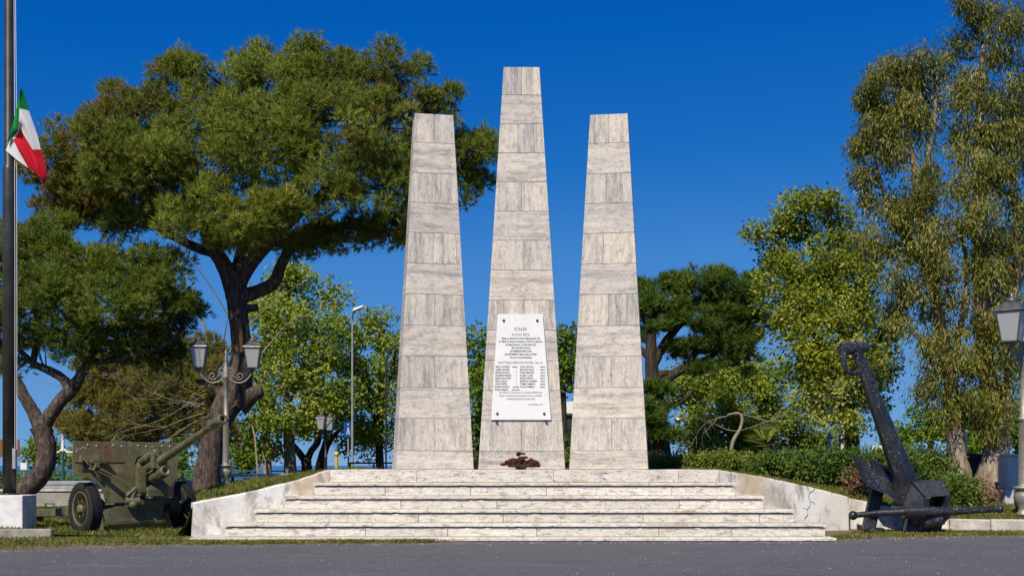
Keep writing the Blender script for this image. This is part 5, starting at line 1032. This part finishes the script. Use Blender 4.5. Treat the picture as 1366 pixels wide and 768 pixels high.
# guard rail, low wall, railing
gr = thing('guard_rail', 'galvanised road guard rail running behind the field gun', 'guard rail', (X(150, 33), 33, .3)); xa, xb = X(40, 33), X(300, 33)
for x in np.arange(xa, xb, 1.9): m = MB(); m.bbox((x - .05, 33.05, .25), (x + .05, 33.15, .90)); m.build('post', M['galv'], gr, world=True)
prof = [(0, .0), (-.05, .03), (-.05, .10), (.0, .14), (-.05, .18), (-.05, .25), (0, .28)]
m = MB(); vs = []
for x in (xa, xb): vs += [(x, 33 + a, .62 + b) for a, b in prof] + [(x, 33.01 + a, .62 + b) for a, b in reversed(prof)]
n = len(vs) // 2; m.add(vs, [(i, (i + 1) % n, n + (i + 1) % n, n + i) for i in range(n)] + [tuple(range(n)), tuple(reversed(range(n, 2 * n)))]); m.build('beam', M['galv'], gr, world=True)
lw = thing('low_wall', 'low grey weathered concrete wall under the guard rail behind the gun', 'wall', (X(150, 31), 31, .25)); m = MB(); m.bbox((X(-60, 31.5), 31.4, .15), (X(262, 31.5), 31.65, .62)); m.build('wall_body', M['concrete'], lw, world=True, bevel=.015); m = MB(); m.bbox((X(-60, 31.5), 31.36, .623), (X(262, 31.5), 31.69, .68)); m.build('coping', M['kerb'], lw, world=True, bevel=.01)
rl = thing('promenade_railing', 'dark green three bar railing along the sea front left of the monument', 'railing', (X(250, 50), 50, .3)); xa, xb = X(-70, 50), X(530, 50)
for x in np.arange(xa, xb, 1.9): m = MB(); m.tube([(x, 50, .28), (x, 50, 1.12)], .035, 6); m.build('post', M['green'], rl, world=True)
for z in (.50, .80, 1.10): m = MB(); m.tube([(xa, 50, z), (xb, 50, z)], .03, 6); m.build('rail', M['green'], rl, world=True)
gr = thing('timber_rail', 'thick grey timber rail with dark posts beyond the left grass bank', 'railing', (X(390, 44), 44, .3)); xa, xb = X(306, 44), X(480, 44)
for x in np.arange(xa + .1, xb, 1.6): m = MB(); m.bbox((x - .05, 44.06, .28), (x + .05, 44.16, .98)); m.build('post', M['dark'], gr, world=True)
m = MB(); m.bbox((xa, 43.95, .90), (xb, 44.05, 1.03)); m.build('rail', M['galv'], gr, world=True, bevel=.01)
m = MB(); m.bbox((xa, 43.97, .52), (xb, 44.03, .60)); m.build('rail', M['dark'], gr, world=True)
hr = thing('handrail', 'short dark handrail just left of the left pylon foot', 'railing', (X(492, 38), 38, .3)); xa, xb = X(467, 38), X(530, 38)
for x in (xa, (xa + xb) / 2, xb): m = MB(); m.bbox((x - .03, 37.97, .28), (x + .03, 38.03, 1.40)); m.build('post', M['dark'], hr, world=True)
m = MB(); m.bbox((xa - .05, 37.95, 1.403), (xb + .05, 38.05, 1.46)); m.build('rail', M['dark'], hr, world=True)
# pavilion seen in the gap
pv = thing('beach_pavilion', 'white flat roofed beach pavilion glimpsed in the gap beside the central pylon', 'building', (X(765, 62), 62, .3)); xa, xb = X(744, 62), X(800, 62)
m = MB(); m.bbox((xa, 60, 4.10), (xb, 64, 4.75)); m.build('roof', M['white'], pv, world=True, bevel=.02)
for x in (xa + .15, (xa + xb) / 2, xb - .15): m = MB(); m.bbox((x - .1, 60.2, .3), (x + .1, 60.4, 4.095)); m.build('post', M['dark'], pv, world=True)
m = MB(); m.bbox((xa + .1, 62.5, .3), (xb - .1, 62.7, 4.095)); m.build('back_wall', M['concrete'], pv, world=True); m = MB(); m.bbox((xa + .05, 60.25, 3.3), (xb - .05, 60.35, 4.0)); m.build('fascia', M['dark'], pv, world=True)
# right side: boundary wall, cabinet, poles, signs, cars
bw = thing('boundary_wall', 'dark stained boundary wall between the two eucalyptus trunks', 'wall', (X(1305, 31), 31, .5)); m = MB(); m.bbox((X(1283, 31), 31, .2), (X(1322, 31), 31.25, Zr(605, 31))); m.build('wall_body', M['darkwall'] if 'darkwall' in M else M['dark'], bw, world=True, bevel=.02)
bw = thing('boundary_wall', 'pale concrete boundary wall behind the grey cabinet', 'wall', (X(1345, 30.5), 30.5, .5)); m = MB(); m.bbox((X(1322.5, 30.5), 30.5, .2), (X(1420, 30.5), 30.8, Zr(608, 30.5))); m.build('wall_body', M['concrete'], bw, world=True, bevel=.02); m = MB(); m.bbox((X(1322.5, 30.5) - .03, 30.45, Zr(608, 30.5) + .003), (X(1420, 30.5), 30.85, Zr(605, 30.5))); m.build('coping', M['concrete'], bw, world=True, bevel=.01)
cb = thing('utility_cabinet', 'pale grey utility cabinet on a plinth behind the right lamp post', 'cabinet', (X(1341, 25.6), 25.6, .3)); x0 = 0; g0 = lawn_h(X(1341, 25.6), 25.6) - .3
m = MB(); m.bbox((0, 0, g0 - .05), (1.1, .45, g0 + .36)); m.build('plinth', M['greybox'], cb, bevel=.01); m = MB(); m.bbox((.02, .02, g0 + .363), (1.08, .43, g0 + 1.10)); m.build('body', M['greybox'], cb, bevel=.01)
m = MB(); m.bbox((-.02, -.03, g0 + 1.103), (1.12, .48, g0 + 1.16)); m.build('lid', M['greybox'], cb, bevel=.012)
for a, b in ((.05, .54), (.56, 1.05)):
    m = MB(); m.bbox((a, .004, g0 + .40), (b, .019, g0 + 1.07)); d = m.build('door', M['greybox'], cb, bevel=.004); m = MB(); m.bbox((b - .08, -.012, g0 + .7), (b - .05, .003, g0 + .78)); m.build('handle', M['dark'], d)
wp = thing('striped_pole', 'white pole with orange bands beside the yellow tree trunk behind the hedge', 'pole', (X(1124, 33), 33, .5)); m = MB(); m.tube([(0, 0, 0), (0, 0, 2.1)], .055, 8); m.build('pole', M['white'], wp)
for z in (1.05, 1.5): m = MB(); m.tube([(0, 0, z), (0, 0, z + .14)], .058, 8); m.build('band', M['rust'], wp)
for lab, px, h in (('left one of two blue posts behind the hedge near the yellow tree trunk', 1106.5, 1.85), ('right one of two blue posts behind the hedge near the yellow tree trunk', 1121, 1.75)):
    bp = thing('blue_post', lab, 'post', (X(px, 33.5), 33.5, .5), 0, 'blue posts behind the hedge'); m = MB(); m.tube([(0, 0, 0), (0, 0, h)], .045, 8); m.build('post', M['blue'], bp); m = MB(); m.ball((0, 0, h), .05, 8, 5); m.build('cap', M['blue'], bp)
for lab, px, yt in (('thin pale pole showing between the eucalyptus trunks', 1288, 580), ('thin pale pole rising above the pale wall at the right', 1344, 560)):
    t = thing('thin_pole', lab, 'pole', (X(px, 34), 34, .4)); m = MB(); m.tube([(0, 0, 0), (0, 0, Zr(yt, 34) - .4)], .05, 8); m.build('pole', M['galv'], t); m = MB(); m.ball((0, 0, Zr(yt, 34) - .4), .06, 8, 5); m.build('cap', M['galv'], t)
rs = thing('small_sign', 'small red and white sign board above the hedge beside the anchor fluke', 'sign', (X(1171, 46), 46, .3)); m = MB(); m.tube([(0, 0, 0), (0, 0, 1.4)], .04, 6); m.build('post', M['galv'], rs); m = MB(); m.bbox((-.32, -.06, 1.52), (.32, -.04, 1.86)); m.build('white_panel', M['white'], rs); m = MB(); m.bbox((-.32, -.065, 1.33), (.32, -.04, 1.515)); m.build('red_panel', M['redp'], rs)
def car(label, px, Yd, zg):
    t = thing('parked_car', label, 'car', (X(px, Yd), Yd, zg), R(random.uniform(-4, 4)), 'blue cars parked beyond the hedge')
    m = MB(); m.prism([(x, -.85, z) for x, z in ((-2.05, .25), (2.05, .25), (2.1, .6), (1.95, .82), (1.05, .92), (.45, 1.42), (-.1, 1.48), (-1.1, 1.46), (-1.75, 1.0), (-2.08, .9))], (0, 1.7, 0)); m.build('body', M['carblue'], t, bevel=.06)
    for y in (-.853, .853):
        for q in ([(.35, 1.36), (.92, .94), (-.05, .94), (-.05, 1.39)], [(-.15, 1.39), (-.15, .94), (-1.2, .94), (-1.05, 1.38)]): m = MB(); m.prism([(x, y, z) for x, z in q], (0, .012 * (1 if y > 0 else -1), 0)); m.build('window', M['carglass'], t)
        for x in (-1.3, 1.3):
            m = MB(); m.tube([(x, y - .02, .31), (x, y + .04, .31)], .31, 16); wl = m.build('wheel', M['tyre'], t); m = MB(); m.tube([(x, y + (.045 if y > 0 else -.04), .31), (x, y + (.05 if y > 0 else -.025), .31)], .19, 12); m.build('rim', M['galv'], wl)
car('blue parked car mostly hidden by the hedge left of the fan palm', 1010, 45, .55); car('blue parked car roof seen above the bush beside the anchor shank', 1222, 44, .55)
